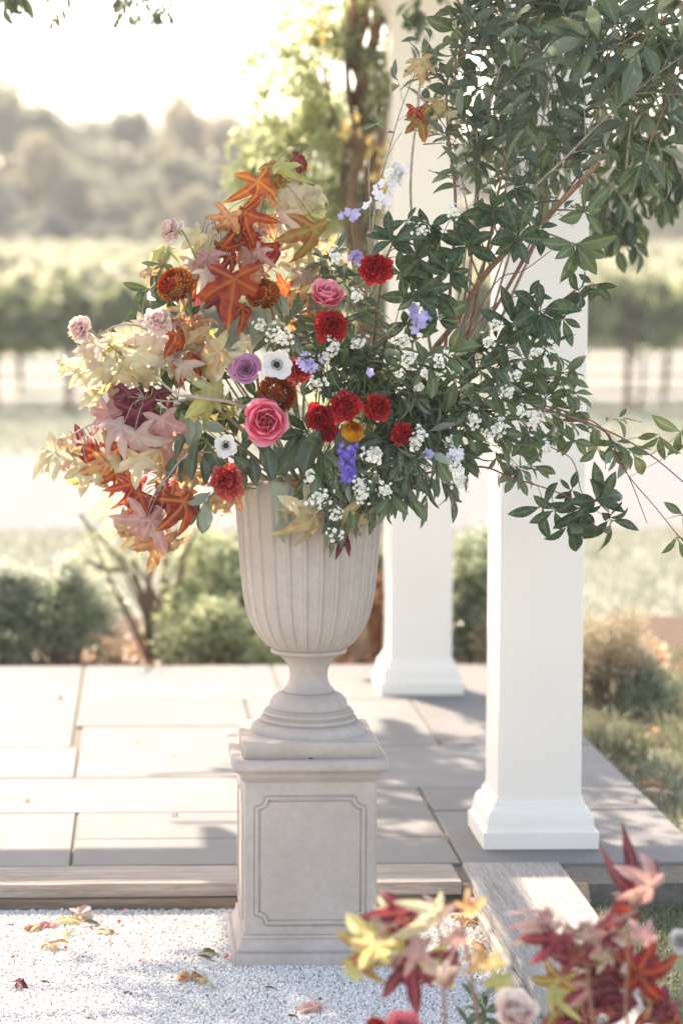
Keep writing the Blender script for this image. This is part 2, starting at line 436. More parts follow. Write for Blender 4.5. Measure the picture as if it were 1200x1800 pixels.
blades('grass', M_GRASS, [
    (26000, 1.145, 1.75, 4.4, 6.455, 0.035, 0.0035, 1, None),
    (22000, 1.75, 3.4, 3.6, 6.455, 0.04, 0.006, 14, None), (9000, 1.145, 1.75, 3.6, 4.4, 0.035, 0.004, 15, None),
    (30000, 1.575, 3.2, 6.3, 11, 0.05, 0.005, 2, None),
    (2500, 1.575, 2.4, 8.2, 8.9, 0.13, 0.007, 12, lambda x, y: (np.sin(x*23)+np.sin(y*31)) > 0.6)])

# ------------------------------------------------------------------ patio
patio = tag(part('patio', *(lambda b: (b.V, b.F))((lambda b: (b.box(-3.4, 1.555, 6.255, 10.07, -0.05, 0.063), b)[1])(MB())), M_JOINT), kind='structure')
rs = random.Random(3)
slabs = [(-1.3, -.19, 6.458, 7.148), (-.19, .876, 6.458, 6.786), (-.19, .40, 6.786, 7.148), (-1.3, .40, 7.148, 7.678), (.40, .876, 6.786, 7.49),
         (.876, 1.567, 6.458, 7.147), (.876, 1.567, 7.147, 7.49), (.40, 1.567, 7.49, 8.21), (.40, 1.037, 8.21, 9.178), (1.037, 1.567, 8.21, 9.178),
         (-1.3, -.21, 7.678, 8.216), (-1.3, -.235, 8.216, 10.08), (-.21, .40, 7.678, 8.618), (-.235, .40, 8.618, 9.178), (-.235, .55, 9.178, 10.08),
         (.55, 1.567, 9.178, 10.08), (-2.4, -1.3, 6.458, 7.678), (-2.4, -1.3, 7.678, 8.9), (-2.4, -1.3, 8.9, 10.08), (-3.4, -2.4, 6.458, 8.3), (-3.4, -2.4, 8.3, 10.08)]
for (x0, x1, y0, y1) in slabs:
    b = MB(); g_ = 0.0045; dz = rs.uniform(-0.0012, 0.0012)
    b.box(x0+g_, x1-g_, y0+g_, y1-g_, 0.02, 0.072+dz, bev=0.003, jit=0.0008, rg=rs)
    part('paving_slab', b.V, b.F, M_SLAB, patio, smooth=False)

def boards(name, label, cat, loc, specs, mt, group=None):
    r_ = root(name, loc, label, cat, group)
    rr = random.Random(len(specs)*7)
    for (x0, x1, y0, y1, z0, z1, m_) in specs:
        b = MB(); n = 10
        long_x = (x1-x0) > (y1-y0); L0, L1 = (x0, x1) if long_x else (y0, y1)
        V = []; F = []
        w0, w1 = (y0, y1) if long_x else (x0, x1); bv = 0.004
        prof = [(w0, z0+bv), (w0, z1-bv), (w0+bv, z1), (w1-bv, z1), (w1, z1-bv), (w1, z0+bv), (w1-bv, z0), (w0+bv, z0)]
        for i in range(n+1):
            t = L0+(L1-L0)*i/n; j = [rr.uniform(-0.0012, 0.0012) for _ in prof]
            for k, (w, z) in enumerate(prof):
                V.append((t, w+j[k], z+j[k]*0.7) if long_x else (w+j[k], t, z+j[k]*0.7))
        for i in range(n):
            for k in range(8):
                a_, c_ = i*8+k, i*8+(k+1) % 8
                F.append((a_, c_, c_+8, a_+8))
        F.append(tuple(range(8))); F.append(tuple(n*8+k for k in range(8)))
        part('board', V, F, m_, r_, sharp=40)
    return r_
boards('timber_step', 'low weathered timber edging across the patio front behind the stone pedestal', 'timber edging', (0, 6.44, 0),
       [(-1.02, 0.845, 6.242, 6.455, 0.0375, 0.073, M_WOODX), (-3.4, -1.03, 6.242, 6.455, 0.0375, 0.073, M_WOODX),
        (-3.4, 0.76, 6.252, 6.45, -0.02, 0.034, M_WOODD)], None)
boards('timber_edging', 'long grey timber board edging running from the front column toward the lawn corner', 'timber edging', (1.0, 5.5, 0),
       [(0.874, 1.14, 4.1, 6.452, 0.041, 0.0755, M_WOODY), (0.858, 1.135, 4.1, 5.15, -0.02, 0.037, M_WOODY), (0.862, 1.135, 5.155, 6.23, -0.02, 0.037, M_WOODY)], None)

# ------------------------------------------------------------------ columns and pergola
def sq(b, prof, cx, cy, ch=0.003, A=None):
    V = []; F = []; n = len(prof)
    for (h, z) in prof:
        c_ = min(ch, h*0.3)
        for (x, y) in ((-h+c_, -h), (h-c_, -h), (h, -h+c_), (h, h-c_), (h-c_, h), (-h+c_, h), (-h, h-c_), (-h, -h+c_)):
            V.append((cx+x, cy+y, z))
    for i in range(n-1):
        for k in range(8):
            F.append((i*8+k, i*8+(k+1) % 8, (i+1)*8+(k+1) % 8, (i+1)*8+k))
    F.append(tuple(range(8))[::-1]); F.append(tuple((n-1)*8+k for k in range(8)))
    b.add(V, F, A)
def column(cx, cy, zb, ztop, label, hs=0.118, hp=0.162):
    r_ = tag(root('pergola_column', (cx, cy, zb), label, 'column', 'white square columns of the pergola'), kind='thing')
    b = MB()
    ogee = [(hp, zb), (hp, zb+.046), (hp-.008, zb+.048), (hp-.009, zb+.053), (hp-.009, zb+.058)]
    for i in range(9):
        t = i/8; x = hp-.010-(.004*math.sin(t*3.14))*-1; ogee.append((hp-.012-(hp-.012-hs-.012)*(1-math.cos(t*math.pi/2)), zb+.060+.052*math.sin(t*math.pi/2)))
    ogee += [(hs+.010, zb+.118), (hs+.010, zb+.124), (hs+.004, zb+.132), (hs+.004, zb+.137)]
    sq(b, ogee, cx, cy); b.obj('base', M_PAINT, r_, sharp=28)
    b = MB(); sq(b, [(hs, zb+.134), (hs, ztop-.06)], cx, cy, .004); b.obj('shaft', M_PAINT, r_, sharp=28)
    b = MB(); zt = ztop
    sq(b, [(hs+.006, zt-.32), (hs+.014, zt-.315), (hs+.014, zt-.295), (hs+.006, zt-.29), (hs+.006, zt-.10), (hs+.02, zt-.08), (hs+.045, zt-.05), (hs+.05, zt-.045), (hs+.05, zt-.002)], cx, cy)
    b.obj('capital', M_PAINT, r_, sharp=28); return r_
c0 = gr(951, 1494, .072); column(c0.x, c0.y+.16, .073, 2.80, 'white square column nearest the camera, at the right patio corner')
c1 = gr(740, 1222, .072); column(c1.x+.003, c1.y+.162, .073, 2.80, 'white square column standing farther back, behind the stone urn', hs=.121, hp=.164)
print('columns', c0, c1)
CX = 1.11
for (x, y, lb) in ((-2.2, c0.y+.16, 'white square column outside the view, front left of the pergola'), (-2.2, c1.y+.16, 'white square column outside the view, rear left of the pergola')):
    column(x, y, .073, 2.80, lb)
def beam(label, x0, x1, y0, y1, z0, z1):
    b = MB(); b.box(x0, x1, y0, y1, z0, z1, bev=.004); o = b.obj('pergola_beam', M_PAINT, None, sharp=28)
    tag(o, label, 'beam', 'painted beams of the pergola', kind='thing')
beam('cream painted pergola beam lying across the top of the rear column', -3, 1.9, c1.y+.06, c1.y+.26, 2.802, 3.0)
beam('cream painted pergola beam above the front column, out of view', -3, 1.9, c0.y+.06, c0.y+.26, 2.802, 3.0)
for i, x in enumerate([-2.6, -1.9, -1.2, -0.5, .2, .9, 1.6]):
    beam('cream rafter of the pergola roof, '+('leftmost', 'second from the left', 'third from the left', 'middle one', 'third from the right', 'second from the right', 'rightmost')[i], x-.03, x+.03, 5.9, 11.9 if -.9 < x < -.3 else 10.1, 3.065, 3.20)

# ------------------------------------------------------------------ pedestal
PF = 5.687; pc = at(545.7, 1690, PF); PX = pc.x; HW = 0.1875; PY = PF+HW
def zf(py, D=PF, px=545): return at(px, py, D).z
ped = root('pedestal', (PX, PY, 0), 'square grey cast stone pedestal with notched panel moulding standing on white gravel', 'pedestal')
hb = HW-.028
b = MB(); z0 = 0.0
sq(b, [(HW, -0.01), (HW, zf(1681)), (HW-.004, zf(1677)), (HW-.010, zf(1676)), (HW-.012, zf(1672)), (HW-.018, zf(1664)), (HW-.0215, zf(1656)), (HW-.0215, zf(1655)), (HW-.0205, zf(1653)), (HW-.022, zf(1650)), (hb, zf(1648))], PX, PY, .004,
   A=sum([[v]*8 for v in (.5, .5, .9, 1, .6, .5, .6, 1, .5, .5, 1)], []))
b.obj('base', M_CAST, ped, sharp=50)
b = MB(); sq(b, [(hb, zf(1650)), (hb, zf(1376))], PX, PY, .005); b.obj('body', M_CAST, ped, sharp=40)
b = MB()
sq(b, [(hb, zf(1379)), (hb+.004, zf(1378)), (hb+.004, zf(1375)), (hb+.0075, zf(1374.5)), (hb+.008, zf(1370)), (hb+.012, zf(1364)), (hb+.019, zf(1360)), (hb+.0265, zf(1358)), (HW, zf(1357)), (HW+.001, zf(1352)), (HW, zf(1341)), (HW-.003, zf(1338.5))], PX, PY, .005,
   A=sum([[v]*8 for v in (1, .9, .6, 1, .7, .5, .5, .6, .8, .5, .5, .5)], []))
b.obj('cap', M_CAST, ped, sharp=50)
CAPZ = zf(1338.5)
def panel(face):
    zt, zb_ = zf(1404, PF+.028), zf(1623, PF+.028); w = .0915*1.42/1.36; w = 0.128; c_ = .0235
    out = []
    def corner(sx, sz, order):
        cx, cz = sx*w, (zt if sz > 0 else zb_); pts = []
        # concave quarter round with small fillets
        for k in range(7):
            t = k/6*math.pi/2
            pts.append((cx - sx*c_*math.cos(t), cz - sz*c_*math.sin(t)))
        pts = [(cx - sx*(c_+.004), cz)] + pts[:] + [(cx, cz-sz*(c_+.004))]
        return pts if order else pts[::-1]
    out += corner(1, 1, True) + corner(1, -1, False) + corner(-1, -1, True) + corner(-1, 1, False)
    P = []
    # concave arcs as computed start on the side edge: sort by walking
    for (u, z) in out:
        P.append((u, z))
    b = MB(); r1 = .0052
    Q = []
    n = len(P)
    for (u, z) in P:
        if face == 'front': Q.append((PX+u, PY-hb+.0005, z))
        elif face == 'left': Q.append((PX-hb+.0005, PY+u, z))
        elif face == 'right': Q.append((PX+hb-.0005, PY+u, z))
    # fine bead between two thin fillets
    b.tube(Q, r1, 8, closed=True, A=0.5)
    cxm = sum(q[0] for q in Q)/n; cym = sum(q[1] for q in Q)/n; czm = (zt+zb_)/2
    for s_ in (-.0075, .0075):
        Q2 = []
        for i in range(n):
            p, q, r_ = Vector(Q[i-1]), Vector(Q[i]), Vector(Q[(i+1) % n])
            t = (r_-p).normalized(); nn = {'front': Vector((0, -1, 0)), 'left': Vector((-1, 0, 0)), 'right': Vector((1, 0, 0))}[face]
            Q2.append(q + t.cross(nn)*s_ )
        b.tube(Q2, .0017, 6, closed=True, A=0.85)
    b.obj('panel_moulding', M_CAST, ped)
panel('front'); panel('left'); panel('right')

# ------------------------------------------------------------------ urn
UD = PY; uc = at(540, 1200, UD); UX = uc.x + .003
def uz(py): return at(540, py, UD).z
def ur(hw): return hw*UD/FPX/math.cos(PITCH)*1.0
urn = root('urn', (UX, UD, CAPZ), 'tall fluted grey stone urn on a moulded foot, standing on the pedestal', 'urn')
b = MB(); fp = at(546.7, 1334, 5.715).z; FPH = (667.5-426)/2*5.715/FPX
ftop = CAPZ+.0415
sq(b, [(FPH-.002, CAPZ+.0002), (FPH, CAPZ+.003), (FPH, ftop-.003), (FPH-.003, ftop)], PX, UD, .006); b.obj('foot_plate', M_CAST, urn, sharp=40)
b = MB(); b.box(PX-.0001-.004, PX+.006, UD-FPH-.0015, UD-FPH+.01, CAPZ+.0003, CAPZ+.0036, bev=.001); b.obj('drain_notch', M_MULCH, urn)
def lathe(b, prof, n=96, flut=None, cx=UX, cy=UD, A=None):
    V = []; F = []; AA = []
    for j, (r_, z) in enumerate(prof):
        for k in range(n):
            th = 2*math.pi*k/n; rr, aa = r_, (A[j] if A else .5)
            if flut:
                rr, aa = flut(r_, z, th, j/(len(prof)-1.0))
            V.append((cx+rr*math.cos(th), cy+rr*math.sin(th), z)); AA.append(aa)
    for j in range(len(prof)-1):
        for k in range(n):
            F.append((j*n+k, j*n+(k+1) % n, (j+1)*n+(k+1) % n, (j+1)*n+k))
    F.append(tuple(range(n))[::-1]); F.append(tuple((len(prof)-1)*n+k for k in range(n)))
    b.add(V, F, AA)
fz = ftop
def U(lst): return [(ur(h), max(uz(y), fz-.001)) for h, y in lst]
b = MB()
foot = [(97, 1296), (100.5, 1291), (102.5, 1284), (102, 1277), (98, 1271), (91, 1267.5), (86.5, 1266), (85, 1264), (86, 1262), (85.8, 1260), (81, 1257), (80.5, 1253), (81, 1251), (77.5, 1248), (77, 1246), (76, 1244.5), (70.5, 1243), (69, 1240), (68.5, 1235), (66.5, 1229), (62, 1223), (56, 1218.5), (50, 1216), (45.5, 1215), (45.5, 1212), (42, 1209)]
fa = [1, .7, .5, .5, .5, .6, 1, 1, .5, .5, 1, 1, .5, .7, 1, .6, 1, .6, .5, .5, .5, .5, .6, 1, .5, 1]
# lathe heights measured along the silhouette
lathe(b, U(foot), 96, A=fa); b.obj('foot', M_CAST, urn, sharp=60)
b = MB()
lathe(b, U([(44, 1211), (43, 1209), (39, 1205), (36, 1199), (33.8, 1192), (33.2, 1184), (34.5, 1176), (38, 1167), (43.5, 1159), (50, 1153), (57, 1148.5), (61, 1147)]), 96); b.obj('stem', M_CAST, urn, sharp=60)
NF = 26
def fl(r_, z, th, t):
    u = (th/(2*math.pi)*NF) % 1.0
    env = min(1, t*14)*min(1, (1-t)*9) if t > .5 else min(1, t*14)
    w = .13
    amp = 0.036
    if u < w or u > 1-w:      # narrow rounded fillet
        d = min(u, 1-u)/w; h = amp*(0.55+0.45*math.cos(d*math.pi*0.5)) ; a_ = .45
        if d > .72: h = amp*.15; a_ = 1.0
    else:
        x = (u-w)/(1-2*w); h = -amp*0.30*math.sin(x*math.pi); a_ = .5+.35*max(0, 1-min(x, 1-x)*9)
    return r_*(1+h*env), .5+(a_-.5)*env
bowl = [(60, 1147.5), (66, 1146), (67.5, 1143), (66.5, 1139.5), (64.5, 1138), (67, 1136)]
b = MB(); lathe(b, U(bowl), 96, A=[1, .6, .5, .6, 1, 1]); b.obj('collar', M_CAST, urn, sharp=60)
pr = [(62, 1139.5), (70, 1134.5), (76.5, 1128.5), (84, 1120), (91, 1110), (96.7, 1100), (101.5, 1089), (105.5, 1077), (108.5, 1066), (111, 1053), (113.5, 1036), (115.5, 1016), (117.3, 995), (119, 974), (120.5, 953), (122, 932), (123.7, 911), (125.6, 893), (127.3, 878), (128.2, 867), (127.6, 857), (125, 848), (121, 842.5), (115, 840), (106, 840), (103, 843), (101, 856), (99, 875)]
P = []
for i in range(len(pr)-1):
    for k in range(3):
        t = k/3; P.append((pr[i][0]*(1-t)+pr[i+1][0]*t, pr[i][1]*(1-t)+pr[i+1][1]*t))
P.append(pr[-1])
prof = [(ur(h), uz(y)) for h, y in P]; nlip = 23*3
def flw(r_, z, th, t):
    j = t*(len(prof)-1); tt = j/nlip
    if tt > 1: return r_, .5
    return fl(r_, z, th, tt)
b = MB(); lathe(b, prof, NF*14, flut=flw); b.obj('bowl', M_CAST, urn, sharp=60)
RIMZ = uz(840)
b = MB(); lathe(b, [(ur(100), RIMZ-.05), (ur(60), RIMZ-.03), (.005, RIMZ-.02)], 24); b.obj('soil', M_MULCH, urn)
# ------------------------------------------------------------------ loose foliage (many leaf faces in one crown)
def cards(P, s, seed, up=0.3, aspect=0.5, hang=0.0, fold=0.25):
    """a pointed folded leaf (6 verts, 4 tris) at every point"""
    g = np.random.default_rng(seed); n = len(P)
    s = (s*g.uniform(0.6, 1.4, n))[:, None]
    d = g.normal(size=(n, 3)); d[:, 2] -= hang; d /= np.linalg.norm(d, axis=1)[:, None]
    nn = g.normal(size=(n, 3)); nn[:, 2] += up*3; x = np.cross(d, nn); x /= np.linalg.norm(x, axis=1)[:, None]; z = np.cross(x, d)
    w = s*aspect*0.5; q = np.empty((n, 6, 3))
    q[:, 0] = P; q[:, 1] = P+d*s*.42+x*w+z*s*fold*.5; q[:, 2] = P+d*s*.45; q[:, 3] = P+d*s*.42-x*w+z*s*fold*.5
    q[:, 4] = P+d*s-z*s*.12; q[:, 5] = P+d*s*.75
    f = np.array([(0, 2, 1), (0, 3, 2), (1, 2, 4), (2, 3, 4)])
    F = (f[None]+(np.arange(n)*6)[:, None, None]).reshape(-1, 3)
    return q.reshape(-1, 3), F, np.repeat(g.uniform(0, 1, n), 6)
def clumps(n, centers, rad, seed, shell=0.5):
    g = np.random.default_rng(seed); c = np.asarray(centers, float); rad = np.asarray(rad, float)
    if rad.ndim == 0: rad = np.full(len(c), float(rad))
    w = rad**2/np.sum(rad**2); k = g.choice(len(c), n, p=w)
    d = g.normal(size=(n, 3)); d /= np.linalg.norm(d, axis=1)[:, None]
    return c[k]+d*(rad[k]*g.uniform(shell, 1.05, n))[:, None]

M_T_OLIVE = mat_crown('autumn_crown_olive', (0.09, 0.115, 0.07), (0.20, 0.23, 0.135), (0.32, 0.33, 0.19))
M_T_GREEN = mat_crown('autumn_crown_green', (0.065, 0.085, 0.06), (0.14, 0.165, 0.11), (0.23, 0.24, 0.15))
M_T_RUST = mat_crown('autumn_crown_rust', (0.16, 0.15, 0.085), (0.28, 0.26, 0.145), (0.38, 0.345, 0.19))
M_T_BLUE = mat_crown('evergreen_crown', (0.04, 0.06, 0.05), (0.075, 0.105, 0.08), (0.12, 0.15, 0.10), transl=.25)
M_VINE = mat_crown('grapevine_leaf', (0.05, 0.085, 0.035), (0.13, 0.18, 0.07), (0.30, 0.33, 0.15), transl=.42, ns=1.2)
M_VINE_LIT = mat_crown('grapevine_leaf_sunlit', (0.20, 0.22, 0.13), (0.34, 0.36, 0.225), (0.46, 0.455, 0.30), transl=.45, ns=1.2)  # brighter leaf copy: sunlight on the back rows put into the colour
M_WIST = mat_crown('climber_leaf', (0.20, 0.25, 0.12), (0.36, 0.41, 0.22), (0.52, 0.54, 0.30), transl=.62, rough=.28, spec=.8, ns=3)
M_WISTY = mat_crown('climber_leaf_yellow', (0.48, 0.42, 0.12), (0.60, 0.50, 0.16), (0.62, 0.44, 0.14), transl=.5, ns=3)
M_SH1 = mat_crown('shrub_dark', (0.06, 0.095, 0.055), (0.15, 0.20, 0.11), (0.32, 0.37, 0.22), transl=.45, rough=.28, spec=.8, ns=4)
M_SH2 = mat_crown('shrub_fresh', (0.14, 0.19, 0.08), (0.31, 0.37, 0.19), (0.52, 0.55, 0.33), transl=.55, rough=.28, spec=.8, ns=4)
M_SH3 = mat_crown('shrub_dry', (0.24, 0.20, 0.13), (0.38, 0.32, 0.21), (0.50, 0.44, 0.30), transl=.4, rough=.6, ns=4)
M_SH4 = mat_crown('shrub_rust', (0.20, 0.07, 0.03), (0.33, 0.13, 0.05), (0.45, 0.26, 0.10), transl=.4, ns=4)
M_SHW = mat_crown('shrub_silver', (0.22, 0.26, 0.19), (0.38, 0.42, 0.33), (0.56, 0.58, 0.48), transl=.45, rough=.3, ns=4)
M_HEDGE = M_SH1

# trees on the hill
def tree_mesh(h, seed, mat_, lean=0.0, n=5200, ls=0.34, wide=0.30, sparse=False):
    g = random.Random(seed); b = MB()
    top = Vector((g.uniform(-.4, .4), 0, h*.8)); P = spline([(0, 0, -.3), (g.uniform(-.2, .2), 0, h*.3), top], 5)
    b.tube(P, [h*.022*(1-.75*i/(len(P)-1)) for i in range(len(P))], 8)
    cs = []; rr = []
    for i in range(22):
        t = g.uniform(.18, 1.0); a_ = g.uniform(0, 6.28); R_ = h*wide*math.sin(min(1, (t+.05))*math.pi*.80+.25)*g.uniform(.35, 1)
        c_ = Vector((math.cos(a_)*R_, math.sin(a_)*R_, h*(.16+.80*t)))
        st = Vector((0, 0, h*(.1+.5*t)))
        b.tube(spline([st, st.lerp(c_, .5)+Vector((0, 0, -.1)), c_], 3), [h*.008*(1-.8*k/6) for k in range(7)], 4, cap=False)
        cs.append(c_); rr.append(h*g.uniform(.06, .125)*(0.6 if sparse else 1))
    tm = b.me('trunk', M_BARK)
    V, F, A = cards(clumps(n, cs, rr, seed, .2), ls, seed+1)
    return tm, mesh('crown', V, F, mat_, smooth=False, attr=A)
protos = [tree_mesh(9.0, 11, M_T_OLIVE), tree_mesh(9.0, 12, M_T_GREEN), tree_mesh(9.0, 13, M_T_RUST), tree_mesh(9.0, 14, M_T_BLUE), tree_mesh(9.0, 15, M_T_RUST, n=900, ls=.25, sparse=True),
          tree_mesh(9.0, 16, M_T_OLIVE)]
TL = ['rounded olive tree beyond the vineyard', 'grey green tree beyond the vineyard', 'tan autumn tree beyond the vineyard',
      'dark bluish evergreen in the far treeline', 'wispy half bare tree above the far treeline', 'tall yellowish tree beyond the vineyard']
ORD = ['leftmost', 'second', 'third', 'fourth', 'fifth', 'sixth', 'seventh', 'eighth', 'ninth', 'tenth', 'eleventh', 'twelfth']
def place_tree(px, top, Y, k, ws=1.0, o_=''):
    c_ = at(px, 529, Y); z = ter(Y); ht = at(px, top, Y).z - z; s = ht/9.0
    r_ = root('autumn_tree', (c_.x, Y, z-.1), TL[k]+o_, 'tree', 'trees of the wood beyond the vineyard')
    for nm, me_ in zip(('trunk', 'crown'), protos[k]):
        o = link(nm, me_, r_); o.scale = (s*ws, s*ws, s); o.rotation_euler.z = (px*7.13) % 6.28
TREES = [(-60, 120, 118, 5, 1.3), (18, 150, 108, 5, 1.3), (95, 205, 112, 0, 1.3), (165, 185, 122, 1, 1.3), (235, 190, 118, 0, 1.2), (60, 240, 102, 2, 1.2), (140, 300, 100, 0, 1.3), (-10, 290, 98, 1, 1.4),
           (215, 330, 104, 3, 1.3), (250, 300, 106, 3, 1.1), (325, 175, 114, 2, 1.2), (385, 205, 110, 2, 1.1), (345, 105, 130, 4, 1.0), (415, 150, 133, 4, 1.0), (300, 270, 101, 0, 1.3), (445, 215, 112, 1, 1.2),
           (105, 375, 96, 3, 1.5), (180, 385, 95, 1, 1.4), (35, 380, 95, 0, 1.4), (360, 330, 97, 2, 1.4), (520, 200, 118, 0, 1.2), (610, 230, 112, 1, 1.2), (700, 210, 118, 2, 1.2), (800, 240, 110, 0, 1.2), (905, 230, 118, 1, 1.2), (1010, 250, 110, 5, 1.2),
           (1100, 210, 118, 1, 1.3), (1180, 230, 112, 1, 1.3), (1240, 200, 116, 0, 1.2), (1150, 330, 99, 0, 1.4), (1060, 340, 99, 3, 1.4), (-130, 160, 112, 0, 1.3), (1330, 230, 112, 2, 1.3)]
for a_ in TREES:
    k_ = sorted(t[0] for t in TREES if t[3] == a_[3]).index(a_[0])
    place_tree(*a_, ', leftmost of its kind' if k_ == 0 else ', %s of its kind from the left' % ORD[k_])

# vineyard
def vine_mesh(seed, n=2300, low=1.0, hi=1.72, w=1.55):
    g = random.Random(seed); b = MB()
    b.tube(spline([(0, 0, -.1), (g.uniform(-.06, .06), 0, .45), (g.uniform(-.08, .08), 0, .95)], 4), [.032-.0012*i for i in range(9)], 6)
    for s_ in (-1, 1): b.tube(spline([(0, 0, .9), (s_*.25, 0, .98), (s_*w*.5, 0, 1.0)], 3), .022, 5)
    cs = [(g.uniform(-w*.62, w*.62), g.uniform(-.12, .12), g.uniform(low, hi-.14)) for _ in range(44)]
    cs += [(g.uniform(-w*.5, w*.5), 0, hi-.05+g.uniform(-.1, .12)) for _ in range(6)]
    V, F, A = cards(clumps(n, cs, [g.uniform(.10, .24) for _ in cs], seed, .1), .13, seed+5, aspect=.9)
    return b.me('trunk', M_BARK), mesh('crown', V, F, M_VINE, smooth=False, attr=A)
VP = [vine_mesh(s_) for s_ in (21, 22, 23, 24)]
Y = 34.0; row = 0
rv = random.Random(9)
while Y < 92:
    z = ter(Y); x0 = at(-60, 529, Y).x; x1 = at(1260, 529, Y).x; x = x0+rv.uniform(0, 1); nth = -1
    ln = ['nearest', 'second', 'third'][row] if row < 3 else None
    lab = ('leafy trellised grapevine in the %s row of the vineyard' % ln) if ln else 'grapevine in the sunlit rows climbing the hill before the wood'
    while x < x1:
        k = rv.randrange(4)
        nth += 1; l2 = lab if row > 2 else lab.replace(' of the vineyard', '')+', '+(ORD[nth]+(' one' if nth == 0 else ' from the left'))
        r_ = root('grapevine', (x, Y, z), l2, 'grapevine', lab+'s')
        for nm, me_ in zip(('trunk', 'crown'), VP[k]):
            o = link(nm, me_, r_); o.rotation_euler.z = math.pi*rv.randrange(2); o.scale.z = rv.uniform(.93, 1.08) if row == 0 else rv.uniform(.98, 1.15)
            if row and nm == 'crown': o.material_slots[0].link = 'OBJECT'; o.material_slots[0].material = M_VINE_LIT
        x += 1.5
    if row == 0:
        for px in (120, 640, 1105):
            b = MB(); c_ = at(px, 529, Y-.1); b.tube([(c_.x, Y-.1, z-.1), (c_.x, Y-.1, z+1.35)], .05, 8)
            tag(b.obj('trellis_post', M_BARK, None), 'wooden trellis post in the nearest vineyard row, '+{120: 'at the left', 640: 'behind the urn and the climber', 1105: 'right of the front column'}[px], 'post', 'trellis posts of the nearest vineyard row')
    row += 1; Y += 2.6 if row < 4 else 4.2

# shrubs in the bed
def shrub(name, label, pos, cs, rr, n, ls, mat_, seed, stems=(), group=None, up=.3, aspect=.45, hang=0.0, cat='shrub', sm=None, sr=.006):
    r_ = root(name, pos, label, cat, group); p = np.array(pos)
    V, F, A = cards(clumps(n, [np.array(c_)+p for c_ in cs], rr, seed, .25), ls, seed, up=up, aspect=aspect, hang=hang)
    o = part('foliage', V, F, mat_, r_, smooth=False, attr=A); o['kind'] = 'stuff'
    b = MB(); g = random.Random(seed)
    for c_ in cs:
        e = Vector(c_)+p_(pos); st = p_(pos)+Vector((g.uniform(-.05, .05), g.uniform(-.05, .05), -.03))
        b.tube(spline([st, st.lerp(e, .5)+Vector((g.uniform(-.03, .03), 0, .04)), e], 4), [sr*(1-.7*i/8) for i in range(9)], 5, cap=False)
    for s_ in stems: b.tube(spline([p_(q)+p_(pos) for q in s_], 5), [sr*1.6*(1-.6*i/(len(s_)*5-5)) for i in range(len(s_)*5-4)], 6, cap=False)
    b.obj('stems' if False else 'stem', sm or M_BARK, r_)
    return r_
def p_(t): return Vector(t)
def dome(w, d, h, n, seed, z0=.1):
    g = random.Random(seed); out = []
    for _ in range(n):
        a_ = g.uniform(0, 6.28); q = math.sqrt(g.random()); out.append((math.cos(a_)*w*q, math.sin(a_)*d*q, z0+(h-z0)*math.sqrt(max(0, 1-q*q))*g.uniform(.35, 1)))
    return out
def bp(px, py, z=0.0): c_ = gr(px, py, z); return c_
def hgt(px, top, D): return at(px, top, D).z
D0 = 10.55
for (px, w, top, sd, lab) in ((15, .17, 1040, 31, 'low dark green shrub with silvery tips at the left edge, beyond the patio'), (105, .22, 1015, 32, 'broad low green shrub beyond the patio, left of the bare stemmed bush'), (-95, .2, 1010, 33, 'low dark shrub beyond the patio, cut by the left edge')):
    c_ = at(px, 1100, D0); H = hgt(px, top, D0)
    shrub('low_shrub', lab, (c_.x, D0, 0), dome(w, .2, H-.02, 26, sd, .04), [.075]*26, 2300, .038, M_SH1, sd, up=.8, aspect=.3)
    shrub('silver_shrub', lab.replace('low dark green shrub with silvery tips', 'pale silvery sprigs').replace('broad low green shrub', 'pale silvery seed heads rising').replace('low dark shrub', 'pale silvery sprigs'), (c_.x+.03, D0+.12, 0), dome(w, .2, H+.08, 22, sd+9, .14), [.06]*22, 3400, .026, M_SHW, sd, up=.8, aspect=.6)
# bare multi stem bush
c_ = at(268, 1120, 10.75)
def rel(px, py, D, o): q = at(px, py, D); return (q.x-o[0], D-o[1], q.z-o[2])
O = (c_.x, 10.75, 0.0)
st = [[rel(258, 1125, 10.75, O), rel(255, 1060, 10.75, O), rel(225, 1000, 10.7, O), rel(190, 960, 10.6, O), rel(140, 905, 10.5, O)],
      [rel(285, 1115, 10.75, O), rel(285, 1075, 10.8, O), rel(262, 1030, 10.8, O), rel(235, 985, 10.8, O)],
      [rel(290, 1115, 10.75, O), rel(292, 1040, 10.9, O), rel(288, 1000, 10.9, O), rel(300, 930, 10.9, O)],
      [rel(305, 1110, 10.7, O), rel(308, 1060, 10.7, O), rel(320, 990, 10.7, O), rel(345, 930, 10.7, O)],
      [rel(262, 1110, 10.7, O), rel(258, 1040, 10.7, O), rel(275, 960, 10.7, O)],
      [rel(225, 1000, 10.7, O), rel(190, 1000, 10.6, O), rel(150, 985, 10.5, O)]]
shrub('bare_stemmed_shrub', 'thin multi stemmed bush with sparse small leaves, left of the urn', O,
      [rel(x, y, d, O) for x, y, d in ((145, 905, 10.5), (180, 945, 10.6), (215, 975, 10.6), (160, 985, 10.6), (300, 930, 10.9), (345, 930, 10.8), (275, 950, 10.8), (330, 980, 10.8), (240, 930, 10.8), (200, 900, 10.8), (320, 880, 10.9))],
      [.09]*11, 650, .036, M_SH2, 41, stems=st, sr=.010, aspect=.5)
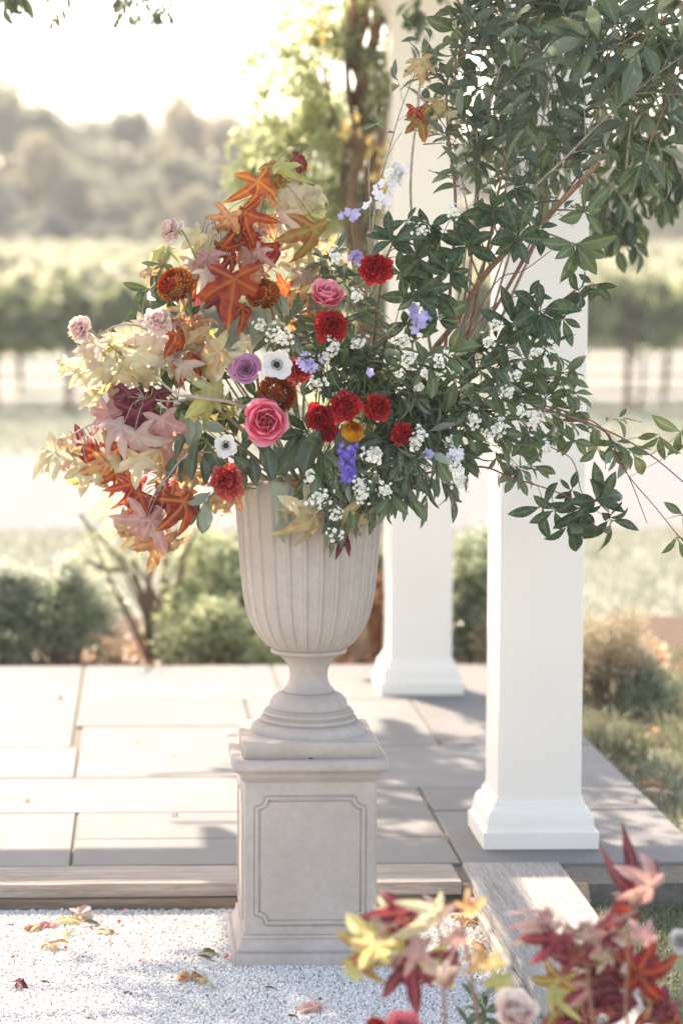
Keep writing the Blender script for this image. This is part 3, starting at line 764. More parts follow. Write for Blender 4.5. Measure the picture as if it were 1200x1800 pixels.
for (px, D, w, top, n, m_, sd, ls, lab) in ((365, 10.8, .26, 930, 1900, M_SH2, 42, .045, 'loose fresh green shrub with pale leaves close behind the urn'), (385, 10.45, .22, 1060, 1500, M_SH2, 43, .05, 'low strappy green plant at the patio edge left of the urn'),
                                      (440, 10.9, .16, 900, 1900, M_SH1, 44, .045, 'taller dark green bush directly behind the urn bowl'), (455, 10.5, .15, 1090, 1500, M_SH2, 45, .05, 'small green plant at the patio edge beside the urn stem')):
    c_ = at(px, 1100, D); H = hgt(px, top, D)
    shrub('garden_shrub', lab, (c_.x, D, 0), dome(w, .2, H-.03, 26, sd, .04), [.08]*26, n, ls, m_, sd, up=.5, aspect=.3 if sd in (43, 45) else .5)
for (px, D, w, top, n, m_, sd, ls, lab) in ((645, 10.6, .10, 985, 1500, M_SH4, 51, .045, 'rust red leafy shrub between the urn and the rear column'), (640, 10.9, .15, 830, 1600, M_SH1, 52, .05, 'dark green bush glimpsed between urn and rear column'),
                                        (830, 10.5, .15, 925, 3600, M_SH1, 53, .045, 'dark glossy evergreen shrub between the two white columns'), (838, 10.7, .12, 905, 900, M_SHW, 54, .04, 'pale variegated shrub showing above the dark shrub between the columns'),
                                        (860, 10.4, .13, 1080, 1300, M_SH3, 55, .04, 'brown fading shrub at the foot of the dark shrub between the columns')):
    c_ = at(px, 1100, D); H = hgt(px, top, D)
    shrub('garden_shrub', lab, (c_.x, D, 0), dome(w, .2, H-.03, 24, sd, .04), [.08]*24, n, ls, m_, sd, up=.5, aspect=.5)
c_ = gr(1085, 1262, 0); H = hgt(1090, 1060, 9.35)
shrub('dry_shrub', 'fine twiggy dry brown shrub on the lawn side of the front column', (c_.x, 9.4, 0), dome(.17, .2, H-.02, 30, 61, .06), [.07]*30, 5200, .028, M_SH3, 61, up=.6, aspect=.3)
shrub('dry_shrub', 'pale feathery top growth of a second dry shrub behind the front column', (c_.x-.1, 9.75, 0), dome(.20, .2, H+.0, 26, 62, .12), [.07]*26, 2600, .03, M_SHW, 62, up=.6, aspect=.3)
c_ = gr(1150, 1225, 0)
shrub('dry_shrub', 'small green and brown tuft at the right foot of the dry shrub', (c_.x-.09, 9.25, 0), dome(.11, .12, .16, 16, 63, .03), [.05]*16, 1500, .03, M_SH1, 63, up=.6, aspect=.35)

# litter in the bed
def litter(name, n, x0, x1, y0, y1, s, mat_, seed, z=.008):
    g = np.random.default_rng(seed); P = np.stack([g.uniform(x0, x1, n), g.uniform(y0, y1, n), np.full(n, z)], 1)
    V, F, A = cards(P, s, seed, up=2.5, aspect=.8)
    V[:, 2] = np.maximum(V[:, 2], z-.006)
    tag(part(name, V, F, mat_, smooth=False, attr=A), kind='stuff')
litter('leaf_litter', 2600, -1.2, 2.4, 10.15, 11.4, .05, M_SH4, 71)
litter('leaf_litter', 1100, -1.2, 2.4, 10.15, 11.4, .045, M_SH3, 72)
litter('leaf_litter', 160, 1.6, 3.2, 6.8, 9.8, .05, M_SH4, 73, .03)
litter('leaf_litter', 120, 1.6, 3.2, 6.8, 9.8, .05, M_SH3, 74, .03)

# climber on the rear column: twisted trunks and loose foliage
CL = at(645, 700, 9.75)
w = root('climbing_vine', (CL.x, 9.75, 0), 'old climbing vine with twisted brown trunks beside the rear column', 'climbing vine')
b = MB(); g = random.Random(5)
paths = [[(628, 1160), (640, 900), (625, 700), (640, 500), (618, 340), (650, 200), (628, 90), (655, -40)],
         [(640, 1150), (622, 880), (648, 650), (622, 450), (655, 300), (630, 160), (665, 40), (640, -60)],
         [(650, 800), (655, 600), (612, 420), (625, 260), (610, 130), (622, 20), (600, -60)],
         [(640, 500), (660, 380), (668, 240), (640, 120), (672, 30), (690, -60)],
         [(650, 300), (690, 160), (715, 60), (745, -40)], [(622, 300), (585, 200), (560, 90), (520, -40)], [(615, 420), (600, 300), (632, 180), (612, 60), (640, -60)], [(660, 420), (640, 330), (672, 230), (655, 110), (668, -60)], [(632, 460), (650, 350), (628, 230), (655, 100), (630, -60)]]
for i, pp in enumerate(paths):
    Q = spline([at(x, y, 9.72+.10*math.sin(i*2+k*1.3)) for k, (x, y) in enumerate(pp)], 6)
    rr = [.024, .020, .015, .014, .008, .007, .012, .014, .010][i]
    b.tube(Q, [rr*(1+.25*math.sin(k*1.7+i)) for k in range(len(Q))], 7)
b.obj('trunk', M_BARK, w)
def pxpts(regs, seed):
    g = np.random.default_rng(seed); out = []
    for (x0, x1, y0, y1, d0, d1, n) in regs:
        for _ in range(n):
            q = at(g.uniform(x0, x1), g.uniform(y0, y1), g.uniform(d0, d1)); out.append(tuple(q))
    return out
cs = pxpts([(500, 610, 180, 420, 9.8, 10.2, 30), (400, 540, 210, 420, 9.8, 10.3, 26), (460, 600, 100, 260, 9.8, 10.2, 15), (500, 640, -40, 120, 9.7, 10.1, 14), (560, 640, 400, 760, 9.6, 9.9, 12)], 3)
V, F, A = cards(clumps(8500, cs, [.085]*len(cs), 8, .1), .040, 9, up=.5, aspect=.5, hang=.6)
tag(part('foliage', V, F, M_WIST, w, smooth=False, attr=A), kind='stuff')
cs = pxpts([(650, 700, 150, 330, 9.5, 9.7, 6), (600, 640, 170, 260, 9.4, 9.6, 3), (640, 690, 330, 420, 9.5, 9.7, 3), (560, 600, 10, 60, 9.4, 9.6, 2)], 4)
V, F, A = cards(clumps(60, cs, [.05]*len(cs), 8, .1), .05, 19, up=.2, aspect=.6, hang=1.5)
tag(part('yellow_foliage', V, F, M_WISTY, w, smooth=False, attr=A), kind='stuff')
cs = pxpts([(600, 690, -20, 340, 9.45, 9.9, 22), (610, 680, 340, 520, 9.5, 9.8, 8)], 6)
V, F, A = cards(clumps(900, cs, [.06]*len(cs), 8, .1), .05, 29, up=.4, aspect=.5, hang=.9)
tag(part('dark_foliage', V, F, M_SH1, w, smooth=False, attr=A), kind='stuff')
# airy compound sprays at the left fringe
fr = MB(); rr = random.Random(8); VV = []; 
cs = []
for (x, y) in ((420, 110), (470, 60), (495, 20), (455, 140), (520, 60), (440, 270), (405, 300), (400, 250), (540, 110)):
    a_ = at(x+70, y-30, 9.6); e = at(x, y, 9.6); Q = spline([a_, a_.lerp(e, .5)+Vector((0, 0, .03)), e], 5); fr.tube(Q, .0018, 4)
    for q in Q[2:]:
        for s_ in (-1, 1): cs.append(tuple(q+Vector((s_*.012, 0, -.01))))
fr.obj('tendril', M_STEM, w)
V, F, A = cards(np.array(cs), .06, 10, up=.2, aspect=.42, hang=.8)
tag(part('spray_foliage', V, F, M_WIST, w, smooth=False, attr=A), kind='stuff')

# unseen vines added on the pergola roof to shade the flowers and the gravel
def shade_vine(label, regs, n, seed, ls=.10):
    g = np.random.default_rng(seed); P = []
    for (x0, x1, y0, y1, k) in regs:
        for _ in range(k): P.append((g.uniform(x0, x1), g.uniform(y0, y1), g.uniform(3.24, 3.36)))
    r_ = root('unseen_roof_vine', ((regs[0][0]+regs[0][1])/2, (regs[0][2]+regs[0][3])/2, 3.2), label, 'climbing vine')
    V, F, A = cards(clumps(n, P, [.16]*len(P), seed, .1), ls, seed, up=.6, aspect=.55)
    tag(part('foliage', V, F, M_WIST, r_, smooth=False, attr=A), kind='stuff')
    b = MB()
    for q in P[::3]: b.tube([(q[0]-.5, q[1]-.1, 3.22), q, (q[0]+.4, q[1]+.2, 3.23)], .012, 5)
    b.obj('stem', M_BARK, r_)
shade_vine('unseen dense vine growth added on the pergola roof to shade the flowers', [(-.35, 2.2, 6.2, 8.15, 70)], 4300, 81)
shade_vine('unseen vine growth added along the rear beam of the pergola roof for its shade', [(-1.6, .1, 8.3, 9.2, 26), (0.1, 2.0, 8.15, 9.5, 44)], 3900, 82)
shade_vine('unseen straggling vine added over the far end of the pergola roof for dappled shade', [(-1.0, .1, 10.0, 11.7, 40)], 1500, 83)
# air
b = MB(); b.box(-420, 420, -70, 620, -1.0, 24.0)
hz = part('haze', b.V, b.F, [], None, smooth=False)
hm = N('air'); pv = hm.n('VolumePrincipled'); pv.inputs['Density'].default_value = 0.0018; pv.inputs['Color'].default_value = (0.93, 0.94, 0.95, 1); pv.inputs['Anisotropy'].default_value = 0.0
hm.l(pv.outputs[0], hm.out.inputs[1]); hz.data.materials.append(hm.m); hz['kind'] = 'stuff'
at0 = at
def at(px, py, D): return at0(px, py, D-.11)      # the urn's own depth
# ------------------------------------------------------------------ leaves
M_EV = m_leaf('evergreen_leaf', (0.032, 0.060, 0.029), (0.15, 0.19, 0.12), vein=(0.14, 0.19, 0.10), blotch=(0.065, 0.10, 0.05), transl=.18, rough=.36, spec=.3, tcol=(0.16, 0.24, 0.05))
M_EVL = m_leaf('evergreen_leaf_light', (0.10, 0.145, 0.06), (0.21, 0.25, 0.16), vein=(0.25, 0.30, 0.16), blotch=(0.08, 0.12, 0.05), transl=.25, rough=.36, spec=.5, tcol=(0.26, 0.32, 0.07))
M_BL = m_leaf('blue_green_leaf', (0.098, 0.130, 0.090), (0.20, 0.24, 0.18), vein=(0.16, 0.20, 0.14), blotch=(0.11, 0.145, 0.085), transl=.32, rough=.40, spec=.3, tcol=(0.24, 0.32, 0.13))
M_NA = m_leaf('narrow_grey_leaf', (0.075, 0.105, 0.068), (0.22, 0.25, 0.20), vein=(0.20, 0.24, 0.16), blotch=(0.13, 0.16, 0.10), transl=.25, rough=.44, spec=.25, tcol=(0.22, 0.28, 0.10))
M_OV = m_leaf('oval_leaf', (0.055, 0.085, 0.045), (0.28, 0.32, 0.24), vein=(0.15, 0.20, 0.11), transl=.2, rough=.33, spec=.5, tcol=(0.2, 0.27, 0.08))
M_PALE = m_leaf('pale_underside_leaf', (0.30, 0.345, 0.25), (0.32, 0.36, 0.27), vein=(0.22, 0.27, 0.16), transl=.25, rough=.5, spec=.3, tcol=(0.35, 0.4, 0.2))
def SG(n, top, vein, bl, back, tc): return m_leaf(n, top, back, vein=vein, blotch=bl, transl=.42, rough=.5, spec=.3, tcol=tc, vary=.3, huev=.03, bscale=4.5)
SGM = {
 'red': SG('sweetgum_red', (0.34, 0.022, 0.018), (0.66, 0.25, 0.05), (0.12, 0.008, 0.018), (0.42, 0.20, 0.17), (0.75, 0.08, 0.03)),
 'ro': SG('sweetgum_red_orange', (0.40, 0.065, 0.018), (0.64, 0.28, 0.06), (0.20, 0.012, 0.018), (0.50, 0.27, 0.18), (0.85, 0.22, 0.05)),
 'or': SG('sweetgum_orange', (0.58, 0.34, 0.15), (0.62, 0.50, 0.24), (0.42, 0.13, 0.06), (0.56, 0.40, 0.24), (0.85, 0.42, 0.10)),
 'ye': SG('sweetgum_yellow', (0.55, 0.48, 0.26), (0.60, 0.56, 0.36), (0.47, 0.27, 0.13), (0.58, 0.54, 0.30), (0.85, 0.72, 0.18)),
 'py': SG('sweetgum_pale_yellow', (0.60, 0.57, 0.40), (0.56, 0.55, 0.36), (0.54, 0.43, 0.26), (0.62, 0.60, 0.46), (0.78, 0.74, 0.48)),
 'yg': SG('sweetgum_yellow_green', (0.36, 0.39, 0.17), (0.47, 0.49, 0.26), (0.44, 0.38, 0.10), (0.42, 0.44, 0.22), (0.60, 0.62, 0.14)),
 'ol': SG('sweetgum_olive', (0.27, 0.20, 0.05), (0.46, 0.36, 0.12), (0.30, 0.05, 0.02), (0.38, 0.32, 0.16), (0.55, 0.40, 0.09)),
 'bu': SG('sweetgum_burgundy', (0.17, 0.018, 0.035), (0.40, 0.12, 0.09), (0.08, 0.010, 0.025), (0.36, 0.17, 0.18), (0.50, 0.06, 0.06)),
 'pk': SG('sweetgum_pink_back', (0.50, 0.29, 0.27), (0.58, 0.42, 0.34), (0.40, 0.19, 0.19), (0.52, 0.36, 0.33), (0.72, 0.36, 0.26)),
 'pb': SG('sweetgum_pale_back', (0.55, 0.43, 0.38), (0.62, 0.53, 0.42), (0.47, 0.32, 0.27), (0.58, 0.48, 0.42), (0.74, 0.56, 0.40)),
 'ta': SG('sweetgum_tan', (0.48, 0.35, 0.20), (0.56, 0.45, 0.28), (0.34, 0.18, 0.09), (0.50, 0.40, 0.26), (0.70, 0.48, 0.22))}

def leaf_mesh(seed, w=.34, bend=.35, fold=.18, wave=.02, p=1.0, nv=8, tip=1.3, stalk=.08):
    g = random.Random(seed); V = []; F = []; A = []
    us = (-1, -.55, 0, .55, 1); y = z = 0.0; ang = g.uniform(-.1, .25); tw = g.uniform(-.25, .25); sx = g.uniform(-.06, .06)
    for i in range(nv+1):
        t = i/nv; tt = max(0, (t-stalk)/(1-stalk))
        wd = .008 if t <= stalk*.9 else w*.5*(math.sin(math.pi*tt**p)**.85 if 0 < tt < 1 else 0.0)*(1-.18*tt**tip)+.003
        for u in us:
            f = fold*abs(u)*wd*2*(1-.4*t); wv = wave*math.sin(7*t+u*2+seed)*abs(u)
            X = u*wd; Z = f+wv+tw*u*wd*t
            V.append((X+sx*math.sin(t*3), y - Z*math.sin(ang)*-1*0 + 0*Z, z+Z)); A.append(abs(u)*.9 + (.0 if u else 0))
        ang -= bend/nv*1.0; y += math.cos(ang)/nv; z += math.sin(ang)/nv
    for i in range(nv):
        for k in range(4):
            a_ = i*5+k; F.append((a_, a_+1, a_+6, a_+5))
    return V, F, A
def mk_leaf(nm, mat_, n, **kw):
    out = []
    for i in range(n):
        k2 = dict(kw); g = random.Random(i*7+3)
        k2['bend'] = kw.get('bend', .35)*g.uniform(-.4, 2.0); k2['fold'] = kw.get('fold', .3)*g.uniform(.3, 1.6)
        k2['w'] = kw.get('w', .34)*g.uniform(.85, 1.15)
        V, F, A = leaf_mesh(i*13+5, **k2); out.append(mesh('leaf', V, F, mat_, attr=A))
    return out
LEAF = {'ev': mk_leaf('ev', M_EV, 10, w=.38, p=1.12, bend=.5, fold=.28, wave=.015), 'evl': mk_leaf('evl', M_EVL, 6, w=.38, p=1.12, bend=.5, fold=.25),
        'bl': mk_leaf('bl', M_BL, 10, w=.34, bend=.6, fold=.3), 'na': mk_leaf('na', M_NA, 10, w=.22, bend=.7, fold=.35, p=.85),
        'ov': mk_leaf('ov', M_OV, 8, w=.46, bend=.4, fold=.25, p=.95), 'pa': mk_leaf('pa', M_PALE, 6, w=.46, bend=.4, fold=.2, p=.95)}

def star_mesh(seed):
    g = random.Random(seed); angs = [-118, -58, 0, 58, 118]; Ls = [.60, .90, 1.0, .90, .60]
    angs = [a_+g.uniform(-6, 6) for a_ in angs]; Ls = [l*g.uniform(.9, 1.1) for l in Ls]
    cur = [g.uniform(-.15, 1.25) for _ in angs]; fold = g.uniform(.3, .95)*g.choice((1, 1, -.6)); droop = g.uniform(.0, .8); cx = g.uniform(-.25, .25)
    out = [(-180, .10)]
    sw = (.33, .40, .40, .33)
    for i, (a_, l) in enumerate(zip(angs, Ls)):
        out += [(a_-20, l*.48), (a_-18.5, l*.58), (a_-12, l*.74), (a_-4.5, l*.90), (a_, l), (a_+4.5, l*.90), (a_+12, l*.74), (a_+18.5, l*.58), (a_+20, l*.48)]
        if i < 4:
            m_ = (a_+angs[i+1])/2; s_ = sw[i]; out += [(m_-5, s_+.03), (m_, s_), (m_+5, s_+.03)]
    out.append((180, .10))
    n = len(out); fr = (.0, .22, .45, .68, .86, 1.0); V = []; A = []; F = []
    for f in fr[1:]:
        for (a_, r_) in out:
            rr = r_*f; j = min(range(5), key=lambda q: abs(a_-angs[q])); da = R(a_-angs[j])
            along = rr*math.cos(da); off = rr*math.sin(da)
            lim = max(0, along-.18)
            c_ = cur[j]*lim**1.5*1.25; z = -c_ - droop*rr*rr + fold*abs(off)*.9 + .02*math.sin(9*along+seed+j)
            k = 1/(1+.55*(cur[j]*lim+droop*rr*.5))
            x = math.sin(R(a_))*rr*k + cx*rr*rr*.3; y = math.cos(R(a_))*rr*k
            V.append((x, y, z)); A.append(min(1, abs(off)*4.2+(.0)))
    V.append((0, 0, 0)); A.append(0); ctr = len(V)-1
    for k in range(n-1): F.append((ctr, k+1, k))
    for j in range(len(fr)-2):
        for k in range(n-1): F.append((j*n+k, j*n+k+1, (j+1)*n+k+1, (j+1)*n+k))
    return mesh('leaf', V, F, SGM['ye'], attr=A)
STAR = [star_mesh(100+i) for i in range(12)]

UP = Vector((0, 0, 1)); TOCAM = Vector((0, -1, 0.05))
MOUTH = at0(541, 856, UD)
def px2m(s, D): return s*D/FPX
def rv3(g, s=1.0): return Vector((g.gauss(0, s), g.gauss(0, s), g.gauss(0, s)))
def pt(t): return at(t[0], t[1], t[2] if len(t) > 2 else 5.9)

def stems_obj(r_, paths, mat_, sides=6):
    b = MB()
    for P, ra, rb in paths:
        n = len(P); b.tube(P, [ra+(rb-ra)*i/(n-1) for i in range(n)], sides if ra > .002 else 4)
    return b.obj('stem', mat_, r_)

def spray(name, label, cat, pts, kind='bl', sub=8, per=7, L=55, r0=.004, mat_=None, seed=1, droop=.25, spread=.6, twig=.13, t0=.25, face=.9, group=None, tipw=True):
    """a leafy branch: curved stem, side twigs, leaves set round each twig"""
    g = random.Random(seed); P = [pt(q) for q in pts]; S = spline(P, 8)
    r_ = root(name, P[0], label, cat, group); paths = [(S, r0, r0*.35)]; D = P[0].y
    k0 = LEAF[kind]; sc_ = px2m(L, D); ga = g.uniform(0, 6)
    tw = []
    for i in range(sub):
        t = t0+(1-t0)*(i+g.uniform(.2, .8))/sub; j = min(len(S)-2, int(t*(len(S)-1))); T = (S[j+1]-S[j]).normalized()
        ga += 2.4; sd = (T.orthogonal().normalized()); sd.rotate(Matrix.Rotation(ga, 3, T)); sd.y *= .55
        d = (T*.7+sd*spread*1.3+Vector((0, 0, .15))).normalized(); ln = twig*g.uniform(.5, 1.1)*(1.1-.5*t)
        a_ = S[j]; e = a_+d*ln+Vector((0, 0, -droop*ln*.5)); Q = spline([a_, a_+d*ln*.55, e], 4)
        paths.append((Q, r0*.38, r0*.2)); tw.append(Q)
    tw.append(S[int(len(S)*.72):])
    for Q in tw:
        ph = g.uniform(0, 6)
        for i in range(per):
            t = (i+1)/per if i < per-1 else 1.0
            f = .15+.85*t; jj = min(len(Q)-2, int(f*(len(Q)-1))); a_ = Q[jj].lerp(Q[jj+1], min(1, f*(len(Q)-1)-jj)); T = (Q[jj+1]-Q[jj]).normalized()
            ph += 2.4; sd = T.orthogonal().normalized(); sd.rotate(Matrix.Rotation(ph, 3, T))
            d = (T*(.5+.5*t)+sd*(.95 if t < 1 else .3)+Vector((0, 0, -droop))+rv3(g, .12)).normalized()
            nn = TOCAM*g.uniform(-.15, face)+UP*g.uniform(.1, .9)+rv3(g, .38)+T*.4
            q_ = g.random(); kq = LEAF['evl'] if q_ < .18 else LEAF['pa'] if q_ < (.25 if kind in ('bl', 'na') else 0) else k0
            place('leaf', kq[g.randrange(len(kq))], r_, a_, d, nn, sc_*g.uniform(.55, 1.22)*(.7 if kq is LEAF['pa'] else 1))
    stems_obj(r_, paths, mat_ or M_TWIG)
    return r_

def whorls(name, label, cat, pts, ws, kind='ev', r0=.005, mat_=None, seed=1, group=None, cut=False):
    """an evergreen branch: leaves in rosettes at the twig ends. ws: (x, y, D, leaf px, n, aim x, aim z)"""
    g = random.Random(seed); P = [pt(q) for q in pts]; S = spline(P, 8)
    r_ = root(name, P[0], label, cat, group); paths = [(S, r0, r0*(.75 if cut else .4))]
    for q in ws:
        x, y, D, L, n = q[:5]; ax, az = (q[5], q[6]) if len(q) > 6 else (0, 0); kk = q[7] if len(q) > 7 else kind
        c_ = at(x, y, D); j = min(range(len(S)), key=lambda i: (S[i]-c_).length); a_ = S[max(0, j-2)]
        out = (Vector((ax, -.8, az))+rv3(g, .12)).normalized()
        Q = spline([a_, a_.lerp(c_, .6)+out*-.012, c_], 4); paths.append((Q, r0*.32 if (a_-c_).length > .01 else r0*.2, .0012))
        ph = g.uniform(0, 6); s = px2m(L, D)
        for i in range(n):
            ph += 2*math.pi/n*g.uniform(.8, 1.2) if i < n*.7 else 2.4
            sd = out.orthogonal().normalized(); sd.rotate(Matrix.Rotation(ph, 3, out))
            lay = i/n; d = (sd*(1-.35*lay)+out*(.12+.75*lay**2)+Vector((0, 0, -.22))+rv3(g, .10)).normalized()
            nn = out*1.0+UP*.35-sd*.25+rv3(g, .2)
            k0 = LEAF[kk]; place('leaf', k0[g.randrange(len(k0))], r_, c_-out*.012*(1-lay), d, nn, s*g.uniform(.55, 1.15))
    stems_obj(r_, paths, mat_ or M_TWIG, 8)
    if cut:
        b = MB(); T = (S[-1]-S[-2]).normalized(); b.tube([S[-1]+T*.0003, S[-1]+T*.0014], r0*.70, 10); b.obj('cut_end', M_CUT, r_)
    return r_

def starbranch(name, label, cat, pts, leaves, r0=.004, mat_=None, seed=1, D=5.85, depthvar=.05, group=None):
    """sweetgum branch. leaves: (x, y, px, tip angle, colour[, D])"""
    g = random.Random(seed); P = [pt(q) for q in pts]; S = spline(P, 8)
    r_ = root(name, P[0], label, cat, group); paths = [(S, r0, r0*.4)]
    fam = {'ro': ('red', 'or', 'bu'), 'red': ('bu', 'ro'), 'bu': ('red', 'pk'), 'or': ('ro', 'ta', 'pb', 'py'), 'ye': ('pb', 'py', 'pb'), 'py': ('ye', 'yg', 'pb'), 'yg': ('ol', 'py'), 'ol': ('yg', 'ro'), 'pk': ('bu', 'pb'), 'pb': ('pk', 'py'), 'ta': ('or', 'ye')}
    leaves = list(leaves)+[(q[0]+g.uniform(-26, 26), q[1]+g.uniform(-22, 26), q[2]*g.uniform(.5, .85), q[3]+g.uniform(-50, 50), g.choice(fam[q[4]]), D+g.uniform(.02, .10)) for q in leaves if g.random() < .75]
    for i, q in enumerate(leaves):
        x, y, s, an, c_ = q[:5]; d_ = q[5] if len(q) > 5 else D+g.uniform(-depthvar, depthvar)
        p = at(x, y, d_); d = Vector((math.cos(R(an)), g.uniform(-.35, .25), math.sin(R(an))))
        nn = TOCAM + Vector((g.uniform(-.85, .85), 0, g.uniform(-.1, .95)))
        if c_ in ('pk', 'pb'): nn = nn+Vector((0, 0, .5))
        sz = px2m(s, d_)*1.08
        place('leaf', STAR[g.randrange(len(STAR))], r_, p, d, nn, sz, SGM[c_])
        j = min(range(len(S)), key=lambda i: (S[i]-(p+Vector((0, 0, .05)))).length); a_ = S[j]
        if (a_-p).length > .18: a_ = p+(a_-p).normalized()*.18
        pet = spline([a_, a_.lerp(p, .5)+Vector((0, -.01, .02)), p-d*.012+Vector((0, .002, .004)), p], 3); paths.append((pet, .0010, .0008))
    stems_obj(r_, paths, mat_ or M_TWIGG)
    return r_
# ------------------------------------------------------------------ sweetgum branches
SB = 'sweetgum branch'; GSW = 'sweetgum branches in the urn'
starbranch('sweetgum_branch', 'uppermost sweetgum branch of the urn, with large red and olive star leaves', SB,
  [(505, 760, 5.95), (480, 560, 5.93), (455, 430, 5.92), (470, 330, 5.9), (512, 282, 5.9)],
  [(452, 318, 66, -78, 'ro', 5.80), (500, 290, 52, -110, 'yg'), (520, 278, 40, -20, 'bu'), (508, 335, 62, -55, 'py', 5.88), (498, 372, 48, -120, 'pb', 5.9), (550, 400, 78, -95, 'ol', 5.80), (430, 372, 58, -85, 'ro', 5.84), (402, 378, 50, -110, 'or'),
   (482, 432, 52, -65, 'red', 5.82), (455, 440, 46, -110, 'pk'), (520, 420, 50, -80, 'ye', 5.9), (552, 350, 50, 10, 'py', 5.92), (470, 390, 46, -60, 'or', 5.9), (440, 418, 48, -95, 'red', 5.88), (412, 410, 44, -130, 'ol', 5.9), (540, 352, 44, -30, 'py', 5.9), (485, 315, 46, -60, 'ol', 5.9)], seed=1, mat_=M_TWIG)
starbranch('sweetgum_branch', 'sweetgum branch with burgundy and orange leaves hanging between the two bronze chrysanthemums', SB,
  [(470, 790, 5.95), (440, 600, 5.93), (400, 480, 5.9), (388, 420, 5.88), (375, 385, 5.88)],
  [(412, 490, 88, -92, 'ro', 5.76), (442, 482, 42, 15, 'or', 5.78), (392, 432, 46, -70, 'red', 5.84), (365, 452, 58, -105, 'pk', 5.82), (362, 478, 48, -50, 'pb', 5.80), (378, 425, 48, 165, 'py', 5.86), (350, 412, 44, -140, 'py', 5.86), (405, 450, 44, -60, 'red', 5.86),
   (425, 540, 50, -75, 'red', 5.80), (390, 520, 48, -100, 'bu', 5.84), (338, 470, 46, -120, 'pb', 5.88), (415, 395, 44, -60, 'ro', 5.9), (350, 500, 44, -60, 'ro', 5.88), (440, 450, 40, -120, 'pk', 5.86), (395, 400, 46, -150, 'ye', 5.9)], seed=2, mat_=M_TWIG)
starbranch('sweetgum_branch', 'sweetgum branch with orange and pale leaves between the chrysanthemum and the upper pink rose', SB,
  [(530, 790, 5.98), (535, 640, 5.95), (528, 520, 5.92), (545, 430, 5.9)],
  [(520, 525, 62, -70, 'or', 5.84), (545, 445, 72, -100, 'py', 5.88), (530, 480, 60, -80, 'py', 5.9), (560, 470, 60, -85, 'ye', 5.88), (498, 500, 44, -120, 'ro', 5.88), (510, 560, 50, -100, 'or', 5.9), (575, 430, 50, -80, 'ye', 5.92), (505, 450, 50, -100, 'py', 5.93), (540, 560, 44, -60, 'yg', 5.9)], seed=3)
starbranch('sweetgum_branch', 'sweetgum branch with yellow leaves behind the leftmost peach carnations', SB,
  [(500, 800, 5.95), (400, 650, 5.88), (300, 590, 5.84), (220, 570, 5.82), (170, 590, 5.82)],
  [(285, 585, 74, -100, 'pb', 5.80), (257, 580, 68, -128, 'py', 5.82), (312, 585, 56, -55, 'ro', 5.82), (330, 602, 60, -15, 'ye', 5.84), (240, 622, 62, -80, 'py', 5.80), (172, 603, 52, -95, 'pb', 5.80), (145, 595, 36, -125, 'py', 5.82), (215, 590, 55, -60, 'py', 5.86),
   (265, 610, 55, -140, 'py', 5.88), (350, 575, 48, -40, 'or', 5.88), (300, 560, 40, 130, 'py', 5.9), (360, 590, 44, -90, 'yg', 5.9), (335, 550, 46, -110, 'pb', 5.9), (200, 620, 46, -70, 'py', 5.88), (225, 600, 44, -100, 'ta', 5.9), (265, 478, 42, -110, 'ta', 5.86), (290, 440, 60, -165, 'yg', 5.9)], seed=4, D=5.82)
starbranch('sweetgum_branch', 'sweetgum branch with pale yellow green leaves at the far left edge of the flowers', SB,
  [(450, 780, 5.93), (360, 690, 5.86), (270, 640, 5.82), (185, 625, 5.82)],
  [(165, 635, 62, -112, 'py', 5.80), (182, 645, 64, -68, 'py', 5.80), (140, 652, 42, 175, 'py', 5.82), (205, 655, 58, -85, 'py', 5.84), (178, 615, 40, -150, 'yg', 5.86), (230, 640, 50, -110, 'py', 5.84), (160, 700, 40, -100, 'py', 5.86), (255, 655, 44, -90, 'py', 5.86)], seed=5)
starbranch('sweetgum_branch', 'grey twigged sweetgum branch with mottled yellow leaves beside the purple rose', SB,
  [(480, 800, 5.92), (430, 718, 5.78), (345, 698, 5.74), (310, 692, 5.74), (270, 660, 5.76)],
  [(385, 618, 72, -165, 'ye', 5.76), (398, 622, 50, -120, 'py', 5.77), (322, 640, 62, -110, 'pb', 5.78), (332, 632, 52, -40, 'ro', 5.79), (378, 682, 80, -75, 'yg', 5.77), (372, 700, 50, -170, 'yg', 5.78), (360, 640, 54, -90, 'yg', 5.82), (425, 600, 40, -30, 'py', 5.8), (410, 720, 40, -90, 'yg', 5.84), (350, 615, 44, 150, 'ta', 5.83), (300, 620, 50, -80, 'py', 5.85)], seed=6, r0=.0055)
starbranch('sweetgum_branch', 'sweetgum branch with burgundy and pinkish leaves hanging at middle left', SB,
  [(470, 800, 5.93), (370, 710, 5.82), (295, 705, 5.78), (255, 700, 5.78)],
  [(226, 690, 52, -98, 'bu', 5.79), (212, 712, 62, -172, 'pk', 5.82), (240, 722, 66, -82, 'bu', 5.77), (212, 748, 64, -150, 'pb', 5.75), (240, 765, 68, -75, 'pb', 5.73), (284, 738, 62, -80, 'pk', 5.74), (216, 780, 54, -115, 'ro', 5.79), (265, 720, 50, -40, 'bu', 5.80), (190, 725, 52, -120, 'pk', 5.82), (235, 700, 50, -140, 'bu', 5.84), (290, 765, 50, -70, 'pk', 5.80), (258, 775, 50, -100, 'or', 5.81), (200, 690, 50, -90, 'pk', 5.85), (275, 690, 44, -110, 'bu', 5.83)], seed=7)
